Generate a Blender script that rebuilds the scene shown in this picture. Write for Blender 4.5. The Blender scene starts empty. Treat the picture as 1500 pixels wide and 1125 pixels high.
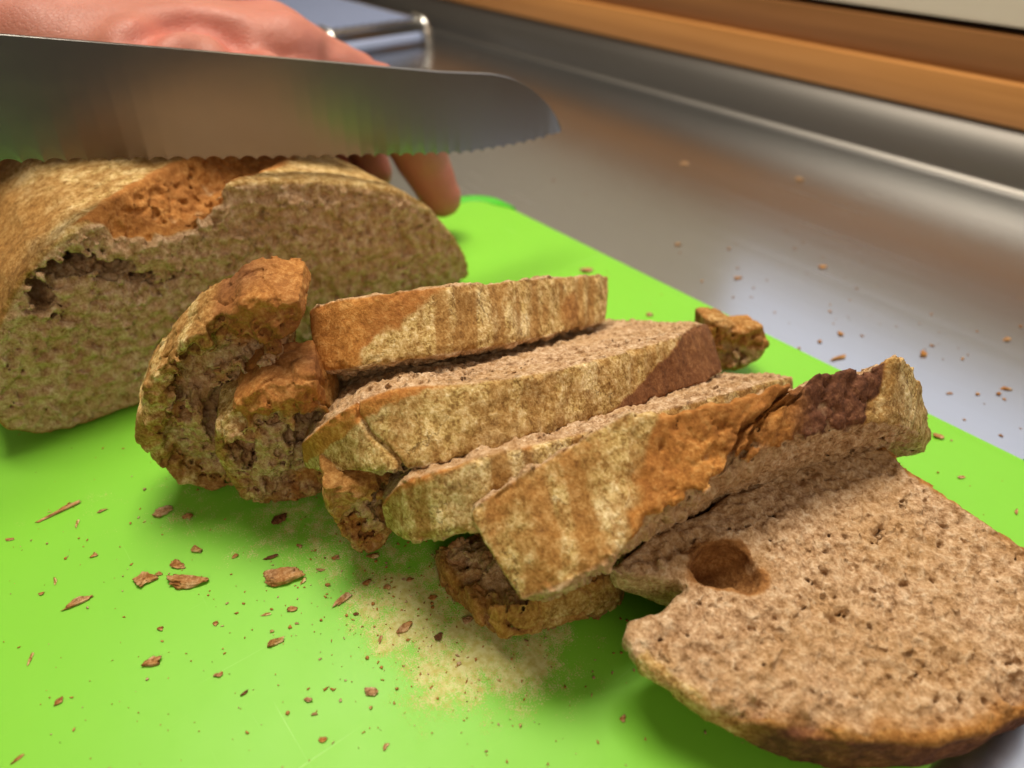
import bpy, bmesh, math
import numpy as np
from mathutils import Vector

# ------------------------------------------------------------------ camera, world, lights, exposure
K = 0.8                                  # design units -> metres
SC = bpy.context.scene
COL = SC.collection
R = math.radians

cam_d = bpy.data.cameras.new("camera")
cam = bpy.data.objects.new("camera", cam_d)
COL.objects.link(cam)
cam.location = (0, 0, 0.19 * K)
cam.rotation_euler = (R(90 - 35.58), 0, R(51.35))
cam_d.sensor_width = 36.0
cam_d.lens = 36.0 * 1100 / 1500
cam_d.clip_start = 0.01
cam_d.clip_end = 50
cam_d.dof.use_dof = True
cam_d.dof.focus_distance = 0.236 * K
cam_d.dof.aperture_fstop = 10.0
SC.camera = cam

world = bpy.data.worlds.new("World")
SC.world = world
world.use_nodes = True
bg = world.node_tree.nodes["Background"]
bg.inputs[0].default_value = (1.0, 0.84, 0.66, 1)
bg.inputs[1].default_value = 0.14


def area_lamp(name, loc, target, sx, sy, power, col):
    d = bpy.data.lights.new(name, 'AREA')
    d.shape = 'RECTANGLE'
    d.size, d.size_y = sx, sy
    d.energy = power
    d.color = col
    o = bpy.data.objects.new(name, d)
    COL.objects.link(o)
    o.location = loc
    o.rotation_euler = (Vector(target) - Vector(loc)).to_track_quat('-Z', 'Y').to_euler()
    return o


# a ceiling lamp over the worktop, a warm fill added behind the camera for the loaf's cut face and a cool window in the wall to the right
area_lamp("ceiling_lamp", (-0.42, 0.22, 1.05), (-0.15, 0.12, 0), 0.55, 0.38, 16.5, (1.0, 0.90, 0.75))
area_lamp("front_fill", (1.05, -0.55, 0.80), (-0.2, 0.1, 0), 0.9, 0.6, 6.0, (1.0, 0.82, 0.60))
area_lamp("window_light", (-0.06, 0.470, 0.302), (-0.06, 0.0, 0.302), 0.50, 0.39, 0.55, (0.62, 0.73, 1.0))

vs = SC.view_settings
vs.view_transform = 'Standard'
vs.look = 'None'
vs.exposure = 0.0
vs.gamma = 1.0
try:
    vs.use_curve_mapping = False
except Exception:
    pass

# ------------------------------------------------------------------ numpy noise and meshing
RNG = np.random.default_rng(7)
_N = 64
TAB = RNG.random((_N, _N, _N)).astype(np.float32) * 2 - 1
WJ = RNG.random((32, 32, 32, 4)).astype(np.float32)


_ROT = np.array([[0.36, 0.48, -0.80], [-0.80, 0.60, 0.0], [0.48, 0.64, 0.60]], np.float32)
_ROT2 = _ROT @ np.array([[0.8, -0.6, 0], [0.6, 0.8, 0], [0, 0, 1]], np.float32)


def vnoise(P, cell, seed=0.0):
    Q = (P.astype(np.float32) @ (_ROT if int(seed * 10) % 2 else _ROT2)) / cell + (13.7 + seed * 17.3)
    F = np.floor(Q)
    I = F.astype(np.int32)
    f = (Q - F).astype(np.float32)
    f = f * f * (3 - 2 * f)
    x0, y0, z0 = (I[:, k] & (_N - 1) for k in range(3))
    x1, y1, z1 = ((I[:, k] + 1) & (_N - 1) for k in range(3))
    fx, fy, fz = f[:, 0], f[:, 1], f[:, 2]
    a = TAB[x0, y0, z0] * (1 - fx) + TAB[x1, y0, z0] * fx
    b = TAB[x0, y1, z0] * (1 - fx) + TAB[x1, y1, z0] * fx
    c = TAB[x0, y0, z1] * (1 - fx) + TAB[x1, y0, z1] * fx
    d = TAB[x0, y1, z1] * (1 - fx) + TAB[x1, y1, z1] * fx
    return (a * (1 - fy) + b * fy) * (1 - fz) + (c * (1 - fy) + d * fy) * fz


def fbm(P, cell, octs=3, seed=0.0, gain=0.5):
    s = np.zeros(len(P), np.float32)
    a = 1.0
    for o in range(octs):
        s += a * vnoise(P, cell / (2 ** o), seed + o * 3.1)
        a *= gain
    return s


def pores(P, cell, rmax, prob=1.0, seed=0):
    """signed distance (negative inside) to randomly sized bubbles, one per lattice cell"""
    Q = (P.astype(np.float32) @ _ROT2 / cell + 7.3 + seed).astype(np.float32)
    I = np.floor(Q - 0.5).astype(np.int32)
    best = np.full(len(P), 1e3, np.float32)
    for dx in (0, 1):
        for dy in (0, 1):
            for dz in (0, 1):
                j = WJ[(I[:, 0] + dx) & 31, (I[:, 1] + dy) & 31, (I[:, 2] + dz + seed) & 31]
                v0 = I[:, 0] + (dx + 0.2) + j[:, 0] * 0.6 - Q[:, 0]
                v1 = I[:, 1] + (dy + 0.2) + j[:, 1] * 0.6 - Q[:, 1]
                v2 = I[:, 2] + (dz + 0.2) + j[:, 2] * 0.6 - Q[:, 2]
                q = j[:, 3]
                r = np.where(q < prob, rmax * (0.25 + 0.75 * (q / prob) ** 2), -1.0)
                best = np.minimum(best, np.sqrt(v0 * v0 + v1 * v1 + v2 * v2) * cell - r)
    return best


def smax(a, b, k):
    h = np.clip(0.5 + 0.5 * (a - b) / k, 0, 1)
    return b * (1 - h) + a * h + k * h * (1 - h)


def smin(a, b, k):
    return -smax(-a, -b, k)


def sstep(a, b, x):
    t = np.clip((x - a) / (b - a), 0, 1)
    return t * t * (3 - 2 * t)


def poly_sdf(S, T, poly):
    """signed distance of points to a closed polygon, negative inside"""
    P = np.array(poly, float)
    d = np.full(S.shape, 1e9)
    sign = np.ones(S.shape)
    n = len(P)
    for i in range(n):
        ax, ay = P[i]
        bx, by = P[(i + 1) % n]
        ex, ey = bx - ax, by - ay
        wx, wy = S - ax, T - ay
        h = np.clip((wx * ex + wy * ey) / (ex * ex + ey * ey), 0, 1)
        d = np.minimum(d, (wx - ex * h) ** 2 + (wy - ey * h) ** 2)
        c1 = T >= ay
        c2 = T < by
        c3 = ex * wy > ey * wx
        flip = (c1 & c2 & c3) | (~c1 & ~c2 & ~c3)
        sign = np.where(flip, -sign, sign)
    return sign * np.sqrt(d)


def surface_nets(D, org, h):
    """naive surface nets; returns vertices (local) and quads"""
    nx, ny, nz = D.shape
    cx, cy, cz = nx - 1, ny - 1, nz - 1
    inside = D < 0
    dims = np.array([cx, cy, cz])
    edges = []
    used = np.zeros(cx * cy * cz, bool)
    for ax in range(3):
        sl0 = [slice(None)] * 3
        sl1 = [slice(None)] * 3
        sl0[ax] = slice(0, -1)
        sl1[ax] = slice(1, None)
        m = inside[tuple(sl0)] != inside[tuple(sl1)]
        idx = np.argwhere(m)
        if not len(idx):
            continue
        a = D[tuple(sl0)][m]
        b = D[tuple(sl1)][m]
        o1, o2 = [(1, 2), (2, 0), (0, 1)][ax]
        ok = (idx[:, o1] > 0) & (idx[:, o2] > 0) & (idx[:, o1] < dims[o1]) & (idx[:, o2] < dims[o2])
        idx, a, b = idx[ok], a[ok], b[ok]
        pos = idx.astype(float)
        pos[:, ax] += a / (a - b)
        ids = []
        for (u, v) in ((-1, -1), (0, -1), (0, 0), (-1, 0)):
            c = idx.copy()
            c[:, o1] += u
            c[:, o2] += v
            q = (c[:, 0] * cy + c[:, 1]) * cz + c[:, 2]
            used[q] = True
            ids.append(q)
        edges.append((pos, a > 0, np.stack(ids, 1)))
    ui = np.nonzero(used)[0]
    remap = np.zeros(len(used), np.int32)
    remap[ui] = np.arange(len(ui))
    acc = np.zeros((len(ui), 3))
    cnt = np.zeros(len(ui))
    quads = []
    for pos, flip, ids in edges:
        Q = remap[ids]
        for c in range(4):
            for k in range(3):
                acc[:, k] += np.bincount(Q[:, c], weights=pos[:, k], minlength=len(ui))
            cnt += np.bincount(Q[:, c], minlength=len(ui))
        Q = np.where(flip[:, None], Q[:, ::-1], Q)
        quads.append(Q)
    return acc / cnt[:, None] * h + np.array(org), np.concatenate(quads)


def make_mesh(name, V, F, attrs=None, mat=None, smooth=True, origin=None):
    """V in design units"""
    V = np.asarray(V, float) * K
    org = np.array(origin, float) * K if origin is not None else V.mean(0)
    me = bpy.data.meshes.new(name)
    V = (V - org).astype(np.float32)
    F = np.asarray(F, np.int32)
    n = F.shape[1]
    me.vertices.add(len(V))
    me.vertices.foreach_set('co', V.ravel())
    me.loops.add(F.size)
    me.loops.foreach_set('vertex_index', F.ravel())
    me.polygons.add(len(F))
    me.polygons.foreach_set('loop_start', np.arange(0, F.size, n, dtype=np.int32))
    me.polygons.foreach_set('use_smooth', np.full(len(F), smooth))
    me.update(calc_edges=True)
    if attrs:
        for k, a in attrs.items():
            at = me.attributes.new(k, 'FLOAT', 'POINT')
            at.data.foreach_set('value', np.asarray(a, np.float32))
    if mat:
        me.materials.append(mat)
    return me, org


def link(name, me, loc=(0, 0, 0), parent=None):
    o = bpy.data.objects.new(name, me)
    COL.objects.link(o)
    if parent is not None:
        o.parent = parent
        po = Vector(parent.get('_w', (0, 0, 0)))
        o.location = Vector(loc) - po
    else:
        o.location = loc
    o['_w'] = tuple(float(v) for v in loc)
    return o


def tag(o, label, cat, group=None):
    o['label'] = label
    o['category'] = cat
    if group:
        o['group'] = group
    return o


def empty(name, loc):
    return link(name, None, tuple(float(v) * K for v in loc))


def sub_mesh(V, F, mask, attrs):
    F2 = F[mask]
    used = np.unique(F2)
    rm = np.full(len(V), -1)
    rm[used] = np.arange(len(used))
    return V[used], rm[F2], {k: a[used] for k, a in attrs.items()}


def frame(phi, psi):
    """e1 across the loaf, e2 up the loaf, e3 out of the front cut"""
    p, q = R(phi), R(psi)
    e3 = np.array([math.cos(p), 0, -math.sin(p)])
    e2 = np.array([math.sin(p), 0, math.cos(p)])
    e1 = np.array([0, 1.0, 0])
    Z = np.array([[math.cos(q), -math.sin(q), 0], [math.sin(q), math.cos(q), 0], [0, 0, 1]])
    return Z @ e1, Z @ e2, Z @ e3


# ------------------------------------------------------------------ materials
def new_mat(name):
    m = bpy.data.materials.new(name)
    m.use_nodes = True
    nt = m.node_tree
    b = nt.nodes["Principled BSDF"]
    return m, nt, b


class G:
    def __init__(s, nt):
        s.nt = nt

    def n(s, t, **kw):
        x = s.nt.nodes.new(t)
        for k, v in kw.items():
            setattr(x, k, v)
        return x

    def l(s, a, b):
        s.nt.links.new(a, b)

    def coords(s):
        return s.n('ShaderNodeTexCoord').outputs['Object']

    def mapping(s, vec, scale=(1, 1, 1), rot=(0, 0, 0)):
        m = s.n('ShaderNodeMapping')
        m.inputs['Scale'].default_value = scale
        m.inputs['Rotation'].default_value = rot
        s.l(vec, m.inputs['Vector'])
        return m.outputs[0]

    def noise(s, vec, scale, detail=4, rough=0.55, out=0):
        x = s.n('ShaderNodeTexNoise')
        x.inputs['Scale'].default_value = scale
        x.inputs['Detail'].default_value = detail
        x.inputs['Roughness'].default_value = rough
        s.l(vec, x.inputs['Vector'])
        return x.outputs[out]

    def vor(s, vec, scale, feature='F1', rand=1.0):
        x = s.n('ShaderNodeTexVoronoi', feature=feature)
        x.inputs['Scale'].default_value = scale
        x.inputs['Randomness'].default_value = rand
        s.l(vec, x.inputs['Vector'])
        return x.outputs['Distance']

    def ramp(s, fac, stops, interp='LINEAR'):
        x = s.n('ShaderNodeValToRGB')
        x.color_ramp.interpolation = interp
        el = x.color_ramp.elements
        while len(el) < len(stops):
            el.new(0.5)
        for e, (p, c) in zip(el, stops):
            e.position = p
            e.color = (*c, 1) if len(c) == 3 else c
        s.l(fac, x.inputs[0])
        return x.outputs[0]

    def mix(s, fac, a, b, blend='MIX'):
        x = s.n('ShaderNodeMix', data_type='RGBA', blend_type=blend)
        for i, v in ((0, fac), (6, a), (7, b)):
            if hasattr(v, 'links'):
                s.l(v, x.inputs[i])
            elif i == 0:
                x.inputs[0].default_value = v
            else:
                x.inputs[i].default_value = (*v, 1)
        return x.outputs[2]

    def math(s, op, a, b=None, clamp=False):
        x = s.n('ShaderNodeMath', operation=op, use_clamp=clamp)
        for i, v in ((0, a), (1, b)):
            if v is None:
                continue
            if hasattr(v, 'links'):
                s.l(v, x.inputs[i])
            else:
                x.inputs[i].default_value = v
        return x.outputs[0]

    def attr(s, name):
        x = s.n('ShaderNodeAttribute', attribute_name=name)
        return x.outputs['Fac']

    def bump(s, h, strength, dist, normal=None):
        x = s.n('ShaderNodeBump')
        x.inputs['Strength'].default_value = strength
        x.inputs['Distance'].default_value = dist
        s.l(h, x.inputs['Height'])
        if normal is not None:
            s.l(normal, x.inputs['Normal'])
        return x.outputs[0]


def bread_material():
    m, nt, b = new_mat("bread")
    g = G(nt)
    co = g.coords()
    crust, flour, score, dark = (g.attr(k) for k in ('crust', 'flour', 'score', 'dark'))
    n_big = g.noise(co, 60, 4)
    n_mid = g.noise(co, 420, 5, 0.65)
    n_fine = g.noise(co, 1350, 4, 0.7)
    n_mix = g.math('ADD', g.math('MULTIPLY', n_mid, 0.55), g.math('MULTIPLY', n_fine, 0.45))
    crumb = g.ramp(n_mix, [(0.36, (0.21, 0.098, 0.030)), (0.50, (0.525, 0.330, 0.180)), (0.62, (0.78, 0.59, 0.39))])
    crumb = g.mix(g.math('MULTIPLY', g.ramp(n_big, [(0.40, (0, 0, 0)), (0.65, (1, 1, 1))]), 0.35), crumb, (0.47, 0.265, 0.09))
    # plain baked crust
    cr = g.ramp(n_mix, [(0.34, (0.13, 0.052, 0.010)), (0.50, (0.31, 0.150, 0.034)), (0.66, (0.52, 0.31, 0.10))])
    # orange-brown crust of the scores
    sc = g.ramp(n_mix, [(0.33, (0.19, 0.062, 0.009)), (0.50, (0.45, 0.185, 0.036)), (0.66, (0.68, 0.37, 0.115))])
    sc = g.mix(g.math('MULTIPLY', g.ramp(n_big, [(0.42, (1, 1, 1)), (0.60, (0, 0, 0))]), 0.45), sc, (0.25, 0.088, 0.018))
    sc = g.mix(dark, sc, g.ramp(n_mix, [(0.35, (0.045, 0.015, 0.007)), (0.52, (0.12, 0.042, 0.020)), (0.68, (0.27, 0.12, 0.06))]))
    # flour lying on the crust, thin where rubbed off and cracked
    fl = g.ramp(n_mix, [(0.40, (0.22, 0.12, 0.03)), (0.47, (0.48, 0.32, 0.10)), (0.54, (0.68, 0.50, 0.22)), (0.63, (0.90, 0.75, 0.45))])
    tone = g.noise(g.mapping(co, (1, 1, 0.4)), 75, 4, 0.6)
    fl = g.mix(g.math('MULTIPLY', g.ramp(tone, [(0.42, (1, 1, 1)), (0.55, (0, 0, 0))]), 0.35), fl, g.ramp(n_mix, [(0.36, (0.15, 0.07, 0.014)), (0.62, (0.42, 0.25, 0.07))]))
    fl = g.mix(g.math('MULTIPLY', g.ramp(tone, [(0.54, (0, 0, 0)), (0.66, (1, 1, 1))]), 0.35), fl, g.ramp(n_fine, [(0.36, (0.50, 0.36, 0.15)), (0.60, (0.88, 0.76, 0.50))]))
    # hairline cracks, only here and there
    warp = g.n('ShaderNodeVectorMath', operation='ADD')
    wn = g.n('ShaderNodeVectorMath', operation='SCALE')
    wn.inputs['Scale'].default_value = 0.008
    nn = g.noise(co, 200, 4, 0.65, out=1)
    g.l(nn, wn.inputs[0])
    g.l(co, warp.inputs[0])
    g.l(wn.outputs[0], warp.inputs[1])
    ve = g.vor(warp.outputs[0], 150, 'DISTANCE_TO_EDGE')
    crk = g.ramp(ve, [(0.0, (1, 1, 1)), (0.035, (0, 0, 0))])
    patch = g.ramp(g.noise(co, 85, 5, 0.65), [(0.50, (0, 0, 0)), (0.58, (1, 1, 1))])
    crk = g.math('MULTIPLY', crk, patch)
    fl = g.mix(g.math('MULTIPLY', crk, 0.7), fl, (0.08, 0.035, 0.010))
    thin = g.ramp(g.math('ADD', g.math('MULTIPLY', g.noise(co, 620, 4, 0.75), 0.5), g.math('MULTIPLY', g.noise(co, 170, 4, 0.6), 0.5)), [(0.43, (0, 0, 0)), (0.55, (1, 1, 1))])
    fmask = g.math('MULTIPLY', flour, g.math('ADD', g.math('MULTIPLY', thin, 0.75), 0.38), clamp=True)
    skin = g.mix(score, cr, sc)
    skin = g.mix(fmask, skin, fl)
    colr = g.mix(crust, crumb, skin)
    g.l(colr, b.inputs['Base Color'])
    b.inputs['Roughness'].default_value = 0.82
    b.inputs['Specular IOR Level'].default_value = 0.25
    b.inputs['Subsurface Weight'].default_value = 0.0
    h1 = g.math('ADD', g.math('MULTIPLY', n_fine, 0.8), n_mid)
    h1 = g.math('SUBTRACT', h1, g.math('MULTIPLY', g.math('MULTIPLY', crk, flour), 0.7))
    bs = g.math('SUBTRACT', 0.9, g.math('MULTIPLY', crust, 0.42))
    bn = g.bump(h1, 1.0, 0.0010)
    g.l(bs, bn.node.inputs['Strength'])
    g.l(bn, b.inputs['Normal'])
    return m


BREAD = bread_material()


def plastic(name, col, rough=0.38, board=False):
    m, nt, b = new_mat(name)
    g = G(nt)
    co = g.coords()
    c = g.mix(g.noise(co, 9, 3), tuple(v * 0.93 for v in col), tuple(min(1, v * 1.05) for v in col))
    if board:
        # dusting of flour and fine crumb rubbed over the board where the slices were cut
        dust = g.attr('dust')
        grain = g.noise(co, 1300, 4, 0.75)
        mid = g.noise(co, 170, 5, 0.62)
        grain2 = g.noise(co, 2600, 3, 0.6)
        f = g.math('ADD', g.math('MULTIPLY', grain2, 0.55), g.math('MULTIPLY', mid, 0.45))
        f = g.math('ADD', f, g.math('MULTIPLY', dust, 0.34))
        fm = g.ramp(g.math('SUBTRACT', f, 0.2), [(0.50, (0, 0, 0)), (0.59, (1, 1, 1))])
        f2 = g.math('MULTIPLY', fm, g.ramp(dust, [(0.0, (0, 0, 0)), (0.12, (1, 1, 1))]), clamp=True)
        fcol = g.ramp(g.noise(co, 600, 3), [(0.35, (0.52, 0.42, 0.14)), (0.6, (0.66, 0.60, 0.30))])
        c = g.mix(g.math('MULTIPLY', f2, 0.88), c, fcol)
        # knife scratches
        w = g.noise(co, 14, 3, out=1)
        mp = g.mapping(co, (18, 900, 18), (0, 0, R(18)))
        s1 = g.ramp(g.noise(mp, 1.0, 2, 0.4), [(0.70, (0, 0, 0)), (0.78, (1, 1, 1))])
        mp2 = g.mapping(co, (700, 14, 14), (0, 0, R(-24)))
        s2 = g.ramp(g.noise(mp2, 1.0, 2, 0.4), [(0.70, (0, 0, 0)), (0.78, (1, 1, 1))])
        sc = g.math('ADD', s1, s2, clamp=True)
        sc = g.math('MULTIPLY', sc, g.ramp(g.noise(co, 22, 2), [(0.45, (0, 0, 0)), (0.65, (1, 1, 1))]))
        c = g.mix(g.math('MULTIPLY', sc, 0.34), c, (0.6, 0.9, 0.4))
        rr = g.math('ADD', g.math('MULTIPLY', g.noise(co, 40, 4), 0.16), rough - 0.06)
        rr = g.math('ADD', rr, g.math('MULTIPLY', f2, 0.35), clamp=True)
        g.l(rr, b.inputs['Roughness'])
        h = g.math('ADD', g.math('MULTIPLY', g.noise(co, 90, 2), 0.5), g.math('MULTIPLY', sc, -0.25))
        h = g.math('ADD', h, g.math('MULTIPLY', f2, 0.8))
        g.l(g.bump(h, 0.22, 0.0006), b.inputs['Normal'])
        b.inputs['Specular IOR Level'].default_value = 0.32
        b.inputs['Subsurface Weight'].default_value = 0.25
        b.inputs['Subsurface Radius'].default_value = (0.004, 0.006, 0.002)
        b.inputs['Subsurface Scale'].default_value = 0.6
    else:
        b.inputs['Roughness'].default_value = rough
        g.l(g.bump(g.noise(co, 400, 3), 0.1, 0.0004), b.inputs['Normal'])
    g.l(c, b.inputs['Base Color'])
    return m


def steel(name, col, rough, stretch, aniso=0.0, bump=0.02):
    m, nt, b = new_mat(name)
    g = G(nt)
    co = g.coords()
    mp = g.mapping(co, stretch)
    n = g.noise(mp, 1.0, 5, 0.6)
    blotch = g.noise(co, 7, 4, 0.55)
    c = g.mix(g.noise(co, 3, 3), tuple(v * 0.9 for v in col), col)
    g.l(c, b.inputs['Base Color'])
    b.inputs['Metallic'].default_value = 1.0
    r = g.math('ADD', g.math('MULTIPLY', n, 0.10), rough - 0.08)
    r = g.math('ADD', r, g.math('MULTIPLY', blotch, 0.08))
    g.l(r, b.inputs['Roughness'])
    b.inputs['Anisotropic'].default_value = aniso
    g.l(g.bump(n, bump, 0.0005), b.inputs['Normal'])
    return m


def wood_mat(name, c0, c1):
    m, nt, b = new_mat(name)
    g = G(nt)
    mp = g.mapping(g.coords(), (5, 120, 160))
    n = g.noise(mp, 1.0, 6, 0.6)
    g.l(g.ramp(n, [(0.3, c0), (0.7, c1)]), b.inputs['Base Color'])
    b.inputs['Roughness'].default_value = 0.45
    g.l(g.bump(n, 0.1, 0.0005), b.inputs['Normal'])
    return m


def plain(name, col, rough=0.6, nscale=80, var=0.1, metallic=0.0):
    m, nt, b = new_mat(name)
    g = G(nt)
    n = g.noise(g.coords(), nscale, 4)
    g.l(g.mix(n, tuple(v * (1 - var) for v in col), tuple(min(1, v * (1 + var)) for v in col)), b.inputs['Base Color'])
    b.inputs['Roughness'].default_value = rough
    b.inputs['Metallic'].default_value = metallic
    g.l(g.bump(n, 0.08, 0.0005), b.inputs['Normal'])
    return m


def skin_mat():
    m, nt, b = new_mat("skin")
    g = G(nt)
    co = g.coords()
    base = g.ramp(g.noise(co, 45, 4, 0.55), [(0.35, (0.37, 0.135, 0.095)), (0.65, (0.46, 0.19, 0.14))])
    base = g.mix(g.attr('red'), base, (0.46, 0.12, 0.085))
    base = g.mix(g.math('MULTIPLY', g.ramp(g.noise(co, 700, 3), [(0.42, (1, 1, 1)), (0.55, (0, 0, 0))]), 0.12), base, (0.45, 0.18, 0.12))
    g.l(base, b.inputs['Base Color'])
    b.inputs['Roughness'].default_value = 0.5
    b.inputs['Specular IOR Level'].default_value = 0.35
    b.inputs['Subsurface Weight'].default_value = 0.2
    b.inputs['Subsurface Radius'].default_value = (0.006, 0.002, 0.001)
    b.inputs['Subsurface Scale'].default_value = 0.6
    v = g.vor(g.mapping(co, (1, 0.6, 1), (0, 0, R(20))), 900, 'DISTANCE_TO_EDGE')
    h = g.math('ADD', g.ramp(v, [(0.0, (0, 0, 0)), (0.12, (1, 1, 1))]), g.noise(co, 500, 3))
    g.l(g.bump(h, 0.25, 0.0005), b.inputs['Normal'])
    return m


# ------------------------------------------------------------------ bread pieces
def crumbify(W, d0, dcrust, dcut, rough=1.0, seed=0, crust_amp=1.0, big=0.25, cell=0.0030, nopore=None, pprob=0.5, torn=0.0):
    """rough, porous crumb on the cut faces and a quieter, cracked relief on the crust"""
    c = sstep(0.0042, 0.0012, dcrust)            # 1 on the crust skin
    nm = fbm(W, 0.0027, 3, seed, 0.6)
    nl = fbm(W, 0.014, 2, seed + 5)
    tuft = 0.55 - 1.5 * np.abs(vnoise(W, 0.0043, seed + 7)) - 0.6 * np.abs(vnoise(W, 0.0022, seed + 8))
    a_in = (0.00115 * nm + 0.0008 * nl + 0.00105 * tuft) * rough
    a_cr = (0.00020 * nm + 0.0009 * nl) * crust_amp
    if nopore is not None:
        a_in = a_in * (1 - 0.75 * nopore)
    d = d0 - (a_in * (1 - c) + a_cr * c)
    if torn:
        # flakes and ledges where the bread was torn, not cut
        q = (fbm(W, 0.018, 3, seed + 21, 0.55) + 0.15 * nm) * 3.0
        fq = np.floor(q)
        fr = q - fq
        step = (fq + sstep(0.0, 0.22, fr) * 0.85 + 0.15 * fr) / 3.0
        d = d - torn * 0.0055 * step * (1 - 0.85 * c)
        rg = np.abs(vnoise(W, 0.0075, seed + 23))
        d = d + torn * 0.0018 * np.clip(1 - rg / 0.14, 0, 1)
    chip = np.clip(1 - np.maximum(np.abs(dcrust), np.abs(dcut)) / 0.0030, 0, 1)
    d = d + 0.0020 * chip * np.clip(nm + 0.25 * nl + 0.15, 0, 1) * crust_amp
    m = c < 0.97
    pz = np.full(len(W), 1.0, np.float32)
    Wm = W[m]
    pz[m] = np.minimum(pores(Wm, cell, 0.00095, pprob, seed), pores(Wm, 0.0105, 0.0022, big, seed + 11)) + 0.0010 * nm[m]
    keep = c * 0.0032
    if nopore is not None:
        keep = keep + nopore * 0.004
    d = smax(d, -(pz + keep), 0.0005)
    return d


def build_sdf(base, detail, lo, hi, h, tomap, band=0.006):
    lo = np.array(lo, float)
    hi = np.array(hi, float)
    n = np.ceil((hi - lo) / h).astype(int) + 1
    xs = [lo[k] + h * np.arange(n[k]) for k in range(3)]
    D = base(xs[0][:, None, None], xs[1][None, :, None], xs[2][None, None, :]).astype(np.float32)
    D = np.broadcast_to(D, tuple(n)).copy()
    m = np.abs(D) < band
    idx = np.argwhere(m)
    L = np.stack([xs[k][idx[:, k]] for k in range(3)], 1)
    D[m] = detail(L, tomap(L), D[m])
    V, F = surface_nets(D, lo, h)
    return V, F


def components(F, nv):
    E = np.concatenate([F[:, [0, 1]], F[:, [1, 2]], F[:, [2, 3]], F[:, [3, 0]]])
    E = np.concatenate([E, E[:, ::-1]])
    E = E[np.argsort(E[:, 0], kind='stable')]
    u = np.unique(E[:, 0])
    start = np.searchsorted(E[:, 0], u)
    lab = np.arange(nv)
    dst = E[:, 1].copy()
    for _ in range(300):
        new = lab.copy()
        new[u] = np.minimum(lab[u], np.minimum.reduceat(lab[dst], start))
        for _j in range(4):
            new = new[new]
        if (new == lab).all():
            break
        lab = new
    return lab[F[:, 0]]


def bread_object(root, V, F, attrs, W, part=None):
    """split a piece into its crust and its crumb, as parts of the bread"""
    fc = attrs['crust'][F].mean(1)
    fs = fc > 0.5
    for flag in (True, False, True):
        sel = np.nonzero(fs == flag)[0]
        if len(sel) < 50:
            continue
        cl = components(F[sel], len(W))
        n_ = np.bincount(cl, minlength=len(W))[cl]
        fs[sel[n_ < max(300, 0.02 * len(F))]] = not flag
    org = W.mean(0)
    parent = root
    for nm, mk in (('crumb', ~fs), ('crust', fs)):
        if mk.sum() < 20:
            continue
        v, f, a = sub_mesh(W, F, mk, attrs)
        # subsurface-free smooth shading; the seam is closed by sharing positions
        name = nm
        if part and nm == 'crumb':
            name = part
        me, o = make_mesh(name, v, f, a, BREAD, True)
        ob = link(name, me, o, parent)
        if part and nm == 'crumb':
            parent = ob
    return root


def clean(V, F, keep_min=400):
    """drop loose specks: connected components by label propagation on vertices"""
    E = np.concatenate([F[:, [0, 1]], F[:, [1, 2]], F[:, [2, 3]], F[:, [3, 0]]])
    E = np.concatenate([E, E[:, ::-1]])
    E = E[np.argsort(E[:, 0], kind='stable')]
    start = np.searchsorted(E[:, 0], np.arange(len(V)))
    dst = E[:, 1].copy()
    lab = np.arange(len(V))
    for _ in range(300):
        new = np.minimum(lab, np.minimum.reduceat(lab[dst], start))
        for _j in range(4):
            new = new[new]
        if (new == lab).all():
            break
        lab = new
    cnt = np.bincount(lab, minlength=len(V))
    fm = cnt[lab[F[:, 0]]] >= keep_min
    used = np.unique(F[fm])
    rm = np.full(len(V), -1)
    rm[used] = np.arange(len(used))
    return V[used], rm[F[fm]]


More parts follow.
